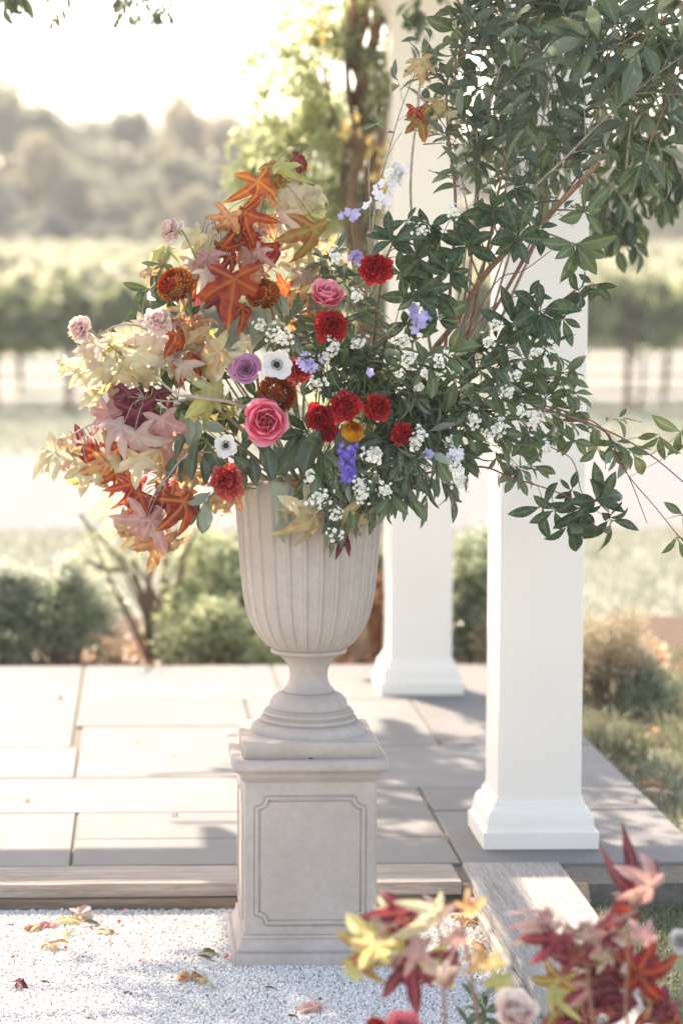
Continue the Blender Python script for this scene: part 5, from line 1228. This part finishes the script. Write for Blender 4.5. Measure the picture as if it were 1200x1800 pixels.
def anemone_heart():
    b = MB(); g = random.Random(3)
    def ball(c_, r, nu=8, nv=5, M=0, A=0.):
        V = []; F = []
        for j in range(nv+1):
            for i in range(nu):
                t = math.pi*j/nv; p = 2*math.pi*i/nu; V.append((c_[0]+r*math.sin(t)*math.cos(p), c_[1]+r*math.sin(t)*math.sin(p), c_[2]+r*.8*math.cos(t)))
        for j in range(nv):
            for i in range(nu): F.append((j*nu+i, (j+1)*nu+i, (j+1)*nu+(i+1) % nu, j*nu+(i+1) % nu))
        b.add(V, F, [A]*len(V), M)
    ball((0, 0, .10), .20, 16, 8)
    for k in range(46): p = k*2.4; r = g.uniform(.0, .17); ball((r*math.cos(p), r*math.sin(p), .10+.15*math.sqrt(max(0, 1-(r/.2)**2))), .028, 5, 3, A=1.)
    for k in range(64):
        p = k/64*2*math.pi; r = g.uniform(.27, .36); ball((r*math.cos(p), r*math.sin(p), .10+g.uniform(-.01, .03)), .030, 5, 4, A=.8)
        b.tube([(r*.5*math.cos(p), r*.5*math.sin(p), .05), (r*math.cos(p), r*math.sin(p), .09)], .006, 3, 1)
    return b.me('centre', [M_BLK, M_ANR])
def mum_me(seed, n=190):
    g = random.Random(seed); b = MB()
    for i in range(n):
        t = i/n; ph = i*2.39996; tau = R(112*math.sqrt(t)); L = .36+.10*t
        V, F, A = petal(.17, L, cup=.55, cross=1.3, seed=i, nu=4, nv=5, neck=.45, round_=.55)
        r0 = .62*math.sin(tau); h0 = .52*math.cos(tau)
        mm = ptm(ph+g.uniform(-.1, .1), tau*.9+g.uniform(-.1, .1), r0*.85, h0*.85-.05)
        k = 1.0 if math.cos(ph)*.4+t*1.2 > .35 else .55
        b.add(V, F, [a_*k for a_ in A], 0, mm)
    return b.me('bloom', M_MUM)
def floret_me(mat_, seed, n=5, W=.8, yc=True):
    b = MB(); g = random.Random(seed)
    for k in range(n):
        V, F, A = petal(W, 1.0, cup=.12, cross=.12, seed=k+seed, nu=3, nv=3, neck=.35); b.add(V, F, A, 0, ptm(k*2*math.pi/n+g.uniform(-.12, .12), R(72)+g.uniform(-.1, .1)))
    return b
FL5 = {k: floret_me(None, k) for k in range(4)}

def frot(aim, roll=0.0):
    z = Vector(aim).normalized(); x = Vector((1, 0, 0)); x = (x-z*x.dot(z)).normalized(); y = z.cross(x)
    return (Matrix((x, y, z)).transposed() @ Matrix.Rotation(roll, 3, 'Z')).to_4x4()
def fl_root(name, label, cat, x, y, D, group=None): return root(name, at(x, y, D), label, cat, group)
def put(nm, me_, r_, m4, s, mat=None, pm=None):
    mm = m4 @ Matrix.Diagonal((s, s, s, 1))
    if pm is not None: mm = mm @ pm
    o = link(nm, me_, r_, mw=mm)
    if mat is not None: o.material_slots[0].link = 'OBJECT'; o.material_slots[0].material = mat
    return o
def stem_of(r_, aim, s, target=None, rad=.0022, mat_=None, calyx=True, cal=.3):
    a_ = Vector(r_.location); z = Vector(aim).normalized(); t = target or MOUTH+Vector((0, 0, -.03))
    b = MB(); p0 = a_-z*s*.35
    if calyx: b.tube([a_-z*s*.12, a_-z*s*.35, a_-z*s*.8], [s*cal, s*cal*.95, rad], 8)
    b.tube(spline([p0, a_-z*min(.05, s*2)+Vector((0, .01, -.01)), a_.lerp(t, .55)+Vector((0, .03, 0)), t], 4), rad, 6)
    b.obj('stem', mat_ or M_STEM, r_)
CARN = [carnation_me(1, M_CARN), carnation_me(2, M_CARN), carnation_me(3, M_CARN)]
def carnation(x, y, px, aim, label, D=5.765, mat_=None, k=0, n='carnation', roll=0):
    s = px2m(px, D); r_ = fl_root(n, label, 'carnation', x, y, D); put('bloom', CARN[k], r_, frot(aim, roll), s, mat_); stem_of(r_, aim, s); return r_
F0 = (0, -1, .15)
carnation(401, 846, 34, (-.25, -1, .15), 'coral edged red carnation hanging over the left of the urn rim', 5.745, M_CARN2, 0)
carnation(607, 715, 31, (.05, -1, .25), 'bright red carnation directly above the orange ranunculus', 5.75, None, 1)
carnation(580, 573, 31, (.1, -1, .1), 'red carnation directly below the upper pink rose', 5.77, None, 2)
carnation(660, 472, 31, (-.2, -1, .3), 'topmost red carnation, tucked under a dark evergreen rosette', 5.80, None, 0, roll=1)
carnation(563, 733, 28, (-.2, -1, -.1), 'deep red carnation in shade left of the one above the ranunculus', 5.79, None, 1, roll=2)
carnation(575, 757, 22, (-.1, -1, -.4), 'deep red carnation half hidden left of the orange ranunculus', 5.80, None, 2, roll=2)
carnation(662, 716, 27, (.4, -1, .1), 'red carnation right of the bright one, partly behind a dark leaf', 5.775, None, 2, roll=3)
carnation(523, 652, 26, (.1, -1, .2), 'red carnation between the upper anemone and the lilac cluster', 5.77, M_CARN2, 1, roll=4)
carnation(706, 762, 22, (.5, -1, -.2), 'rightmost red carnation, mostly hidden behind narrow leaves', 5.80, None, 0, roll=5)
carnation(303, 405, 24, (-.75, -.45, .35), 'peach pink carnation highest at the left, seen from the side', 5.82, M_CARP, 1)
carnation(143, 578, 26, (-.7, -.7, .1), 'peach pink carnation at the far left tip', 5.80, M_CARP, 2)
carnation(278, 566, 28, (.0, -.8, .5), 'peach pink carnation below the left bronze chrysanthemum', 5.775, M_CARP, 0)

HEART = rosette_me(7, M_GR)
OUTP = [mesh('petal', *petal(1.0, .95, cup=.30, cross=.16, ruf=.02, freq=4, seed=i, nu=8, nv=7, neck=.35, round_=.6, roll=.10)[:2], M_GRO, attr=petal(1.0, .95, nu=8, nv=7, seed=i)[2]) for i in range(3)]
def garden_rose(x, y, px, aim, label, D=5.74, mh=None, mo=None, n='garden_rose'):
    s = px2m(px, D); r_ = fl_root(n, label, 'rose', x, y, D); m4 = frot(aim); g = random.Random(int(x))
    put('heart', HEART, r_, m4, s*1.12, mh)
    for k in range(16):
        t = k/16; pm = ptm(k*2.4+g.uniform(-.1, .1), R(16+44*t), .10+.12*t, -.12-.10*t)
        put('petal', OUTP[k % 3], r_, m4, s*(.80+.22*t), mo, pm)
    stem_of(r_, aim, s); return r_
garden_rose(467, 740, 51, (-.05, -1, .05), 'large hot pink many petalled rose, the biggest bloom of the urn')
garden_rose(574, 524, 38, (.1, -.75, .75), 'cupped salmon pink rose above the middle red carnation', 5.77, M_GR2, M_GRO)

def mauve_rose(x, y, px, aim, label, D=5.76):
    s = px2m(px, D); r_ = fl_root('rose', label, 'rose', x, y, D); m4 = frot(aim); g = random.Random(4); ph = 0
    for k in range(15):
        t = k/14; ph += 2.3; r = .06+.74*t**.95; H = .98-.45*t**1.5
        V, F, A = arcp(r, H, ph, 1.9-1.0*t, flare=.02+.16*t*t, roll=.05+.30*t, dip=.10+.15*t, seed=k, nu=8, nv=6, z0=-.35)
        o = put('petal', mesh('petal', V, F, M_PUR, attr=A), r_, m4, s*.98)
    stem_of(r_, aim, s, cal=.4); return r_
mauve_rose(432, 648, 28, (-.1, -1, .15), 'dusty mauve rose with a spiral heart, left of the white anemone')

AH = anemone_heart(); AP = []
for i in range(3):
    V, F, A = petal(.88, 1.0, cup=.16, cross=.10, ruf=.035, freq=5, seed=i+8, nu=8, nv=7, neck=.3, round_=.55); AP.append(mesh('petal', V, F, M_AN, attr=A))
def anemone(x, y, px, aim, label, D=5.75, n=9, hs=1.0):
    s = px2m(px, D); r_ = fl_root('anemone', label, 'anemone', x, y, D); m4 = frot(aim); g = random.Random(int(x))
    for k in range(n): put('petal', AP[k % 3], r_, m4, s*g.uniform(.95, 1.08), None, ptm(k*2*math.pi/n*1.0+(0.3 if k % 2 else 0), R(78 if k % 2 else 70)+g.uniform(-.06, .06), .03, 0))
    put('centre', AH, r_, m4, s*hs); stem_of(r_, aim, s, calyx=False); return r_
anemone(486, 641, 29, (.12, -1, .10), 'white anemone with a black centre, beside the mauve rose')
anemone(397, 783, 22, (-.15, -1, .0), 'small creamy white anemone with a big black centre, lower left', 5.745, 8, 1.15)

MUM = [mum_me(1), mum_me(2)]
def mum(x, y, px, aim, label, D=5.78, k=0, roll=0):
    s = px2m(px, D)*1.0; r_ = fl_root('chrysanthemum', label, 'chrysanthemum', x, y, D); put('bloom', MUM[k], r_, frot(aim, roll), s*1.12); stem_of(r_, aim, s, cal=.5); return r_
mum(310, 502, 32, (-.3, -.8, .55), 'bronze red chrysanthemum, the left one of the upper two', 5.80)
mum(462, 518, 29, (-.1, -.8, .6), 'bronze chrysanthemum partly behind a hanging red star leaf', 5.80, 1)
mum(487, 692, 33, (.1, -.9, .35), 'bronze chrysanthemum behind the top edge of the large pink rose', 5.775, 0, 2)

def ranunculus(x, y, px, aim, label, D=5.745):
    s = px2m(px, D); r_ = fl_root('ranunculus', label, 'ranunculus', x, y, D); m4 = frot(aim); ph = 0
    for k in range(20):
        t = k/19; ph += 2.0; r = .05+.90*t**.95; H = .86*math.sqrt(max(.12, 1-(r/1.05)**2))+.40
        V, F, A = arcp(r, H, ph, 2.0-.8*t, flare=-.10-.10*t, roll=-.05, dip=.06, seed=k, nu=8, nv=6, z0=-.52)
        put('petal', mesh('petal', V, F, M_RAN, attr=A), r_, m4, s)
    stem_of(r_, aim, s); return r_
ranunculus(620, 760, 25, (.0, -.9, .25), 'round orange ranunculus below the bright red carnation')

def floret_cluster(name, label, cat, pts, mat_, r_px, D, n, fr_px, aim=(0, -1, .3), spire=False, axis=(0, -1), stemto=None, M2=None, nopart=False):
    """florets on a dome or up a spire, each floret a part when it is big enough to pick out"""
    x, y = pts; s = px2m(r_px, D); f = px2m(fr_px, D); r_ = fl_root(name, label, cat, x, y, D); g = random.Random(int(x*3+y)); b = MB()
    big = fr_px >= 6.5
    me_ = [FL5[k].me('floret', mat_) for k in range(3)] if big else None
    for i in range(n):
        if spire:
            t = (i+.5)/n; c_ = Vector((axis[0]*t, 0, axis[1]*t))*px2m(spire, D); ph = i*2.4; rad = s*(1-.55*t)
            d = (Vector((math.cos(ph), -abs(math.sin(ph))*.9-.2, .15))).normalized(); p = c_+d*rad*g.uniform(.6, 1)
        else:
            ph = i*2.4; q = math.sqrt((i+.3)/n); d = frot(aim).to_3x3() @ Vector((math.cos(ph)*q*.9, math.sin(ph)*q*.9, math.sqrt(max(.05, 1-q*q*.7)))); d.normalize(); p = d*s*g.uniform(.45, 1.55)
            p = Vector((p.x*(1+.3*math.sin(x)), p.y*.8, p.z*(1-.25*math.sin(x))))
        m4 = frot(d+rv3(g, .22), g.uniform(0, 6)); m4.translation = p
        ff = f*g.uniform(.75, 1.15)
        if big: put('floret', me_[i % 3], r_, m4, ff)
        else: b.add(FL5[i % 4].V, FL5[i % 4].F, FL5[i % 4].A, 0, m4 @ Matrix.Diagonal((ff, ff, ff, 1)))
    if not big:
        o = b.obj('florets', mat_, None); 
        o.name = 'blossom'; o.parent = r_
    b2 = MB(); z = Vector(aim).normalized(); base = -z*s*.9
    for i in range(7):
        ph = i*2.4; b2.tube([base, Vector((math.cos(ph)*s*.5, -s*.3, math.sin(ph)*s*.5))], .0006, 3)
    t = (stemto or MOUTH)-Vector(r_.location); b2.tube(spline([base, base.lerp(t, .3)+Vector((0, .03, .01)), t], 4), .0012, 5)
    o = part('stem', [Vector(v)+Vector(r_.location) for v in b2.V], b2.F, M_STEM, r_, attr=b2.A)
    return r_
WC = [((478, 588), 19, 'above the upper anemone, left part of a pair'), ((502, 598), 17, 'right above the upper anemone'), ((455, 572), 11, 'small, left of the pair above the anemone'), ((582, 612), 14, 'under the middle red carnation'), ((572, 628), 10, 'small, beside the lilac cluster'), ((560, 676), 15, 'right of the lilac cluster'),
      ((630, 603), 15, 'below right of the middle red carnation'), ((622, 520), 15, 'right of the upper pink rose'), ((590, 452), 14, 'behind the olive star leaf'), ((716, 632), 15, 'left of centre among the narrow leaves'), ((745, 655), 10, 'small, below the one left of centre'),
      ((770, 638), 16, 'largest in the middle of the greenery'), ((762, 660), 12, 'just below the largest middle one'), ((706, 598), 12, 'under the dark drooping rosette'), ((738, 682), 10, 'tiny, deep among the narrow leaves'), ((833, 738), 14, 'between the two columns, left one'), ((878, 752), 17, 'in front of the left edge of the front column'),
      ((863, 762), 11, 'small companion left of the front column'), ((935, 738), 15, 'farthest right, on the front column'), ((915, 722), 11, 'small, above the farthest right one'), ((740, 768), 16, 'right of the hidden red carnation'), ((728, 778), 12, 'lower left companion right of the hidden carnation'), ((793, 772), 9, 'small, over the rear column'),
      ((808, 850), 18, 'hanging lowest between the two columns'), ((800, 825), 14, 'just above the lowest one between the columns'), ((650, 803), 18, 'immediately right of the blue delphinium'), ((662, 795), 13, 'upper right of the blue delphinium'), ((640, 868), 20, 'over the right shoulder of the urn'), ((628, 848), 13, 'under the tip of the blue delphinium'),
      ((678, 862), 17, 'at the right edge of the urn rim'), ((560, 872), 19, 'over the middle of the urn rim'), ((548, 882), 13, 'lower left companion over the middle of the rim'), ((588, 908), 12, 'on the urn front above the lowest one'), ((586, 938), 16, 'lowest, on the yellow star leaf'), ((545, 840), 10, 'tiny, at the urn rim'),
      ((858, 600), 15, 'beside the sawn branch foot'), ((892, 690), 12, 'small, on the left part of the front column'), ((905, 660), 11, 'faint, high on the front column'), ((945, 620), 12, 'beneath the rosette on the front column'), ((742, 408), 15, 'greenish white, on the rear column'), ((796, 374), 13, 'greenish white, right of the rear column'),
      ((870, 572), 10, 'faint, under the dark rosette'), ((960, 790), 11, 'hanging faintly at the right of the front column')]
for (p, rp, wh) in WC:
    gw = random.Random(int(p[0]))
    floret_cluster('white_flower_cluster', 'cluster of tiny white flowers '+wh, 'flower cluster', p, M_WHT, rp*1.0, 5.76+gw.uniform(-.015, .03) if p[1] < 800 else 5.735, int(5+rp*.8), 4.6, aim=(gw.uniform(-.4, .4), -1, gw.uniform(-.2, .5)), stemto=at(p[0]*.7+560*.3, p[1]*.5+780*.5, 5.86))
floret_cluster('stock_flower', 'tall white and lilac stock spire standing left of the rear column', 'flower spike', (655, 372), M_WLI, 24, 5.86, 22, 11, spire=80, axis=(.62, 1.0), stemto=at(640, 600, 5.93))
floret_cluster('stock_flower', 'greenish white tip of the stock spire on the rear column', 'flower spike', (690, 312), M_WHT, 15, 5.86, 16, 8, aim=(.2, -1, .5), stemto=at(650, 420, 5.9))
floret_cluster('lilac_flower', 'lilac blossoms at the foot of the white stock spire', 'flower cluster', (618, 380), M_LIL, 12, 5.86, 5, 10, stemto=at(640, 560, 5.93))
floret_cluster('lilac_flower', 'lilac blossoms right of the olive star leaf', 'flower cluster', (626, 455), M_LIL, 14, 5.84, 7, 10, stemto=at(620, 600, 5.93))
floret_cluster('lilac_flower', 'pale lilac cluster resting against the red carnation beside the anemone', 'flower cluster', (541, 642), M_LIL, 17, 5.74, 11, 9.5, stemto=at(560, 720, 5.86))
floret_cluster('lilac_flower', 'single violet star shaped flower in the centre of the greens', 'flower', (645, 655), M_LIL, 5, 5.755, 1, 13, aim=(.1, -1, .1), stemto=at(640, 720, 5.86))
floret_cluster('lilac_flower', 'lilac flowers under the drooping dark rosette', 'flower cluster', (735, 568), M_LIL, 18, 5.80, 9, 10, stemto=at(720, 680, 5.9))
floret_cluster('lilac_flower', 'small lilac flowers left of the drooping dark rosette flowers', 'flower cluster', (722, 545), M_LIL, 9, 5.81, 4, 9, stemto=at(700, 660, 5.9))
floret_cluster('lilac_flower', 'pale lilac and white cluster above the lowest white cluster between the columns', 'flower cluster', (800, 802), M_WLI, 15, 5.76, 9, 10, stemto=at(760, 760, 5.86))
floret_cluster('lilac_flower', 'tiny lilac bud right of the lower white pair', 'flower', (753, 800), M_LIL, 7, 5.76, 2, 9, stemto=at(740, 740, 5.86))
floret_cluster('delphinium', 'bright blue violet delphinium spike hanging over the urn rim', 'delphinium', (611, 782), M_DEL, 15, 5.735, 24, 10.5, spire=62, axis=(.02, -1.0), stemto=at(625, 700, 5.85))
# green seedheads and curling tendrils
for i, (lb, x, y) in enumerate([('grey green bud sprig over the urn rim', 590, 825), ('grey green bud sprig above the bright red carnation', 598, 685), ('little green bud sprig under the white cluster pair', 738, 820)]):
    r_ = fl_root('bud_sprig', lb, 'foliage stem', x, y, 5.75); g = random.Random(i); b = MB(); b2 = MB(); o = Vector(r_.location)
    tip = o+Vector((.0, 0, -.03)); b.tube(spline([o+Vector((-.02, .06, .03)), o, tip], 5), .001, 4)
    for k in range(16):
        q = o.lerp(tip, g.random())+Vector((g.uniform(-.02, .02), g.uniform(-.02, 0), g.uniform(-.01, .015))); b.tube([o.lerp(tip, g.random()), q], .0005, 3); b2.tube([q+Vector((0, 0, -.003)), q, q+Vector((0, 0, .003))], [.0012, .0028, .0008], 5)
    b.obj('stem', M_STEM, r_); b2.obj('bud', M_PALE, r_)

# ------------------------------------------------------------------ second arrangement low in the front
FD = 4.15
def fb(label, base, pts, leaves, seed): return starbranch('sweetgum_branch', label, SB, [base]+pts, leaves, seed=seed, D=FD, depthvar=.09, r0=.0035, mat_=M_TWIG)
fb('out of focus sweetgum branch with yellow green leaves in front of the pedestal foot', (790, 1900, FD), [(780, 1760, FD), (775, 1660, FD), (765, 1610, FD)],
   [(760, 1600, 98, -82, 'py'), (705, 1605, 88, -112, 'bu'), (672, 1612, 60, -150, 'pb'), (655, 1655, 92, -165, 'yg'), (660, 1660, 60, -110, 'ye'), (742, 1690, 96, -92, 'yg', 4.70), (725, 1700, 84, -150, 'bu'), (790, 1680, 72, -60, 'bu'), (775, 1700, 56, -80, 'pb'),
    (640, 1690, 56, -130, 'ol'), (700, 1640, 64, -60, 'yg'), (740, 1665, 64, 175, 'pk'), (800, 1640, 44, -30, 'pk'), (820, 1600, 40, 30, 'or')], 301)
fb('out of focus sweetgum twig with a single orange yellow leaf', (850, 1900, FD), [(835, 1760, FD), (815, 1640, FD), (808, 1600, FD)], [(862, 1690, 52, -75, 'ye'), (852, 1680, 40, 160, 'or'), (880, 1720, 44, -100, 'yg')], 302)
fb('out of focus sweetgum branch with one upright burgundy leaf at the right edge', (1120, 1900, FD), [(1100, 1780, FD), (1102, 1700, FD), (1108, 1600, FD)],
   [(1118, 1570, 84, 100, 'bu', 4.26), (1120, 1575, 60, -55, 'pk', 4.28), (1100, 1590, 52, -110, 'bu', 4.28)], 303)
fb('out of focus sweetgum branch crowded with burgundy and red leaves at the lower right', (1060, 1900, FD), [(1040, 1780, FD), (1030, 1700, FD), (1010, 1640, FD)],
   [(965, 1620, 58, 120, 'pk'), (975, 1650, 70, -115, 'bu'), (1030, 1650, 72, 30, 'pk'), (1010, 1690, 78, 110, 'bu'), (1080, 1680, 82, -100, 'bu'), (1120, 1710, 88, 5, 'red', 4.2), (1060, 1720, 86, -120, 'bu', 4.2), (1040, 1740, 86, -40, 'bu', 4.2), (1100, 1750, 86, -70, 'bu', 4.2),
    (1150, 1770, 84, -20, 'ro', 4.7), (985, 1720, 78, -100, 'ol', 4.72), (1000, 1760, 84, -140, 'ol', 4.7), (1090, 1690, 60, 150, 'pb', 4.68), (1160, 1790, 70, 80, 'bu', 4.2), (1020, 1790, 80, -100, 'bu', 4.68), (940, 1640, 46, 150, 'pb'), (1060, 1640, 60, 60, 'pk'), (1130, 1650, 46, 60, 'pk')], 304)
LOWM = at(800, 2050, FD+.05)
MO0 = MOUTH; MOUTH = LOWM
garden_rose(905, 1782, 50, (0, -.7, .7), 'out of focus blush and white rose at the bottom edge', 4.2, M_CRM, M_CRM)
garden_rose(712, 1818, 46, (0, -.6, .8), 'out of focus raspberry pink rose cut by the bottom edge', 4.2, M_GR, M_GR2)
garden_rose(1196, 1655, 26, (-.2, -.9, .3), 'out of focus white rose bud cut by the right edge', 4.2, M_AN, M_AN)
carnation(662, 1812, 26, (0, -.6, .8), 'out of focus orange red carnation cut by the bottom edge', 4.25, M_CARN2, 1)
MOUTH = MO0
spray('leafy_branch', 'out of focus green leaves at the bottom edge beside the blush rose', TB, [(860, 1950, 4.8), (850, 1830, 4.8), (840, 1770, 4.8)], 'bl', 4, 5, 60, .002, M_STEM, seed=310, droop=.2, twig=.05)
spray('leafy_branch', 'out of focus pale leaves and stem at the right edge under the white bud', TB, [(1210, 1900, 4.75), (1200, 1780, 4.75), (1196, 1700, 4.75)], 'pa', 3, 3, 40, .002, M_STEM, seed=311, droop=.2, twig=.04)

# ------------------------------------------------------------------ fallen leaves and petals on the gravel and patio
def fallen(kind, x, y, px, ang, label, col=None, z=.012, cat='fallen leaf', name='fallen_leaf', tilt=.35, k=0, mesh_=None):
    p = gr(x, y, z); D = p.y; g = random.Random(int(x+y)); s = px2m(px, D)*(1.45 if kind == 'star' and px > 20 else 1.0)
    d = Vector((math.cos(R(ang)), math.sin(R(ang)), g.uniform(-.05, .2))); nn = UP+Vector((g.uniform(-tilt, tilt), g.uniform(-tilt, tilt)-.15, 0))
    me_ = mesh_ or (STAR[k % 12] if kind == 'star' else LEAF[kind][k % 6])
    o = place(name, me_, None, p+Vector((0, 0, .006)), d, nn, s, SGM[col] if col else None)
    return tag(o, label, cat)
PET = mesh('petal_loose', *petal(.7, 1.0, cup=.3, cross=.3, seed=4)[:2], M_CARN2, attr=petal(.7, 1.0)[2])
SLIV = LEAF['na'][2]
for a_ in [('star', 90, 1628, 40, 200, 'faded pink sweetgum leaf in the pile of fallen leaves on the gravel at left', 'pk'), ('star', 120, 1620, 44, 60, 'yellow brown curled sweetgum leaf on top of the fallen leaf pile at left', 'ye'), ('star', 140, 1612, 38, 10, 'tan pink leaf at the right end of the fallen leaf pile', 'pb'),
           ('star', 62, 1632, 30, 190, 'olive brown leaf at the left end of the fallen leaf pile', 'ol'), ('star', 105, 1640, 34, 280, 'pale yellow leaf at the lower edge of the fallen leaf pile', 'py'), ('star', 190, 1640, 30, 80, 'small tan dried leaf between red petals on the gravel', 'ta'),
           ('star', 85, 1664, 30, 0, 'flat tan dry leaf below the fallen leaf pile', 'ta'), ('star', 335, 1722, 40, 100, 'pink and yellow curled leaf on the gravel left of the pedestal foot', 'or'), ('star', 352, 1726, 26, 30, 'yellow leaf tip beside the curled one left of the pedestal', 'ye'),
           ('star', 555, 1776, 46, 180, 'dull pink sweetgum leaf lying flat on the gravel in front of the pedestal', 'pk'), ('star', 32, 1732, 26, 20, 'small curled brown leaf at the left on the shaded gravel', 'bu'),
           ('star', 795, 1598, 40, 20, 'orange brown leaf heap, upper leaf in the corner by the timber edging', 'or'), ('star', 812, 1612, 44, 250, 'yellow tan leaf in the corner between the two timber edgings', 'ta'), ('star', 828, 1622, 36, 100, 'orange leaf in the corner against the long timber edging', 'or'), ('star', 780, 1585, 40, 140, 'brown leaf wedged in the gap under the timber step', 'ol'),
           ('star', 805, 1578, 40, 60, 'dark brown curled leaf in the gap at the end of the timber step', 'bu'), ('star', 835, 1660, 26, 0, 'small brown leaf on the sunlit gravel near the long timber edging', 'ol'), ('star', 1150, 1380, 44, 70, 'orange brown fallen leaf on the grass right of the patio', 'or'), ('star', 1110, 1352, 42, 150, 'large tan fallen leaf on the grass beside the patio edge', 'ta'),
           ('star', 1090, 1325, 30, 10, 'small rust leaf on the grass near the patio edge', 'ro'), ('star', 1165, 1395, 30, 200, 'pale leaf on the grass below the orange brown one', 'pb'), ('star', 1120, 1215, 30, 10, 'bright orange leaf at the far right of the lawn bed', 'or')]:
    fallen(a_[0], a_[1], a_[2], a_[3], a_[4], a_[5], a_[6], k=a_[1])
fallen('ov', 140, 1626, 44, 10, 'greyish green oval leaf lying right of the fallen leaf pile', k=1)
fallen('na', 340, 1686, 60, 20, 'long green leaf on the sunlit gravel, left of the pedestal', k=3)
fallen('evl', 350, 1680, 56, 35, 'second green leaf crossing the long one on the sunlit gravel', k=2)
fallen('pa', 350, 1738, 36, 0, 'silvery leaf below the curled pink leaf by the pedestal', k=1)
fallen('ov', 562, 1764, 18, 80, 'tiny green leaf beside the flat pink leaf in front of the pedestal', k=4)
fallen('ev', 1190, 1740, 30, 60, 'little green leaf lying on the grass by the long timber', k=4)
pts_ = [(210, 1606, 'right of the leaf pile near the timber'), (208, 1628, 'right of the pile, second'), (165, 1640, 'beside the small tan leaf'), (128, 1642, 'below the pile'), (318, 1615, 'alone near the timber, left of the pedestal'), (393, 1690, 'beside the pedestal foot'), (248, 1696, 'on the sunlit gravel, left one'), (300, 1698, 'on the sunlit gravel, right one'), (265, 1655, 'on the sunlit patch, upper'),
        (32, 1702, 'at the far left, lower'), (20, 1690, 'at the far left, upper'), (118, 1673, 'left of centre of the shaded strip')]
for i, (x, y, wh) in enumerate(pts_): fallen(None, x, y, 12 if i < 6 else 9, i*77, 'red fallen carnation petal on the gravel, '+wh, z=.010, cat='petal', name='fallen_petal', mesh_=PET)
for i, (x, y, c_, wh) in enumerate([(105, 1228, 'ro', 'near the left joint at the back'), (238, 1303, 'ye', 'in the sunny middle left'), (305, 1328, 'py', 'just left of the pedestal cap'), (1117, 1409, 'ta', 'at the right patio corner'), (50, 1408, 'ta', 'on the wide left slab'), (308, 1432, 'pk', 'on the slab left of the pedestal body'), (780, 1470, 'ye', 'on the joint between pedestal and front column')]):
    fallen('star', x, y, 13, i*50, 'tiny fallen leaf on the pale paving '+wh, c_, z=.076, k=i)
for i, (x, y, wh) in enumerate([(475, 1735, 'in front of the pedestal'), (515, 1785, 'below the flat pink leaf'), (225, 1745, 'on the shaded gravel'), (160, 1790, 'at the bottom edge'), (80, 1725, 'left of centre'), (18, 1625, 'against the left edge')]):
    p = gr(x, y, .012); b = MB(); b.tube(spline([p+Vector((-.012, 0, 0)), p+Vector((0, .006, -.002)), p+Vector((.010, -.005, -.003))], 4), [.001, .002, .0025, .003, .002, .003, .002, .002, .001], 5)
    tag(b.obj('twig_scrap', M_BARK, None), 'dark brown scrap of twig lying on the white gravel '+wh, 'twig')
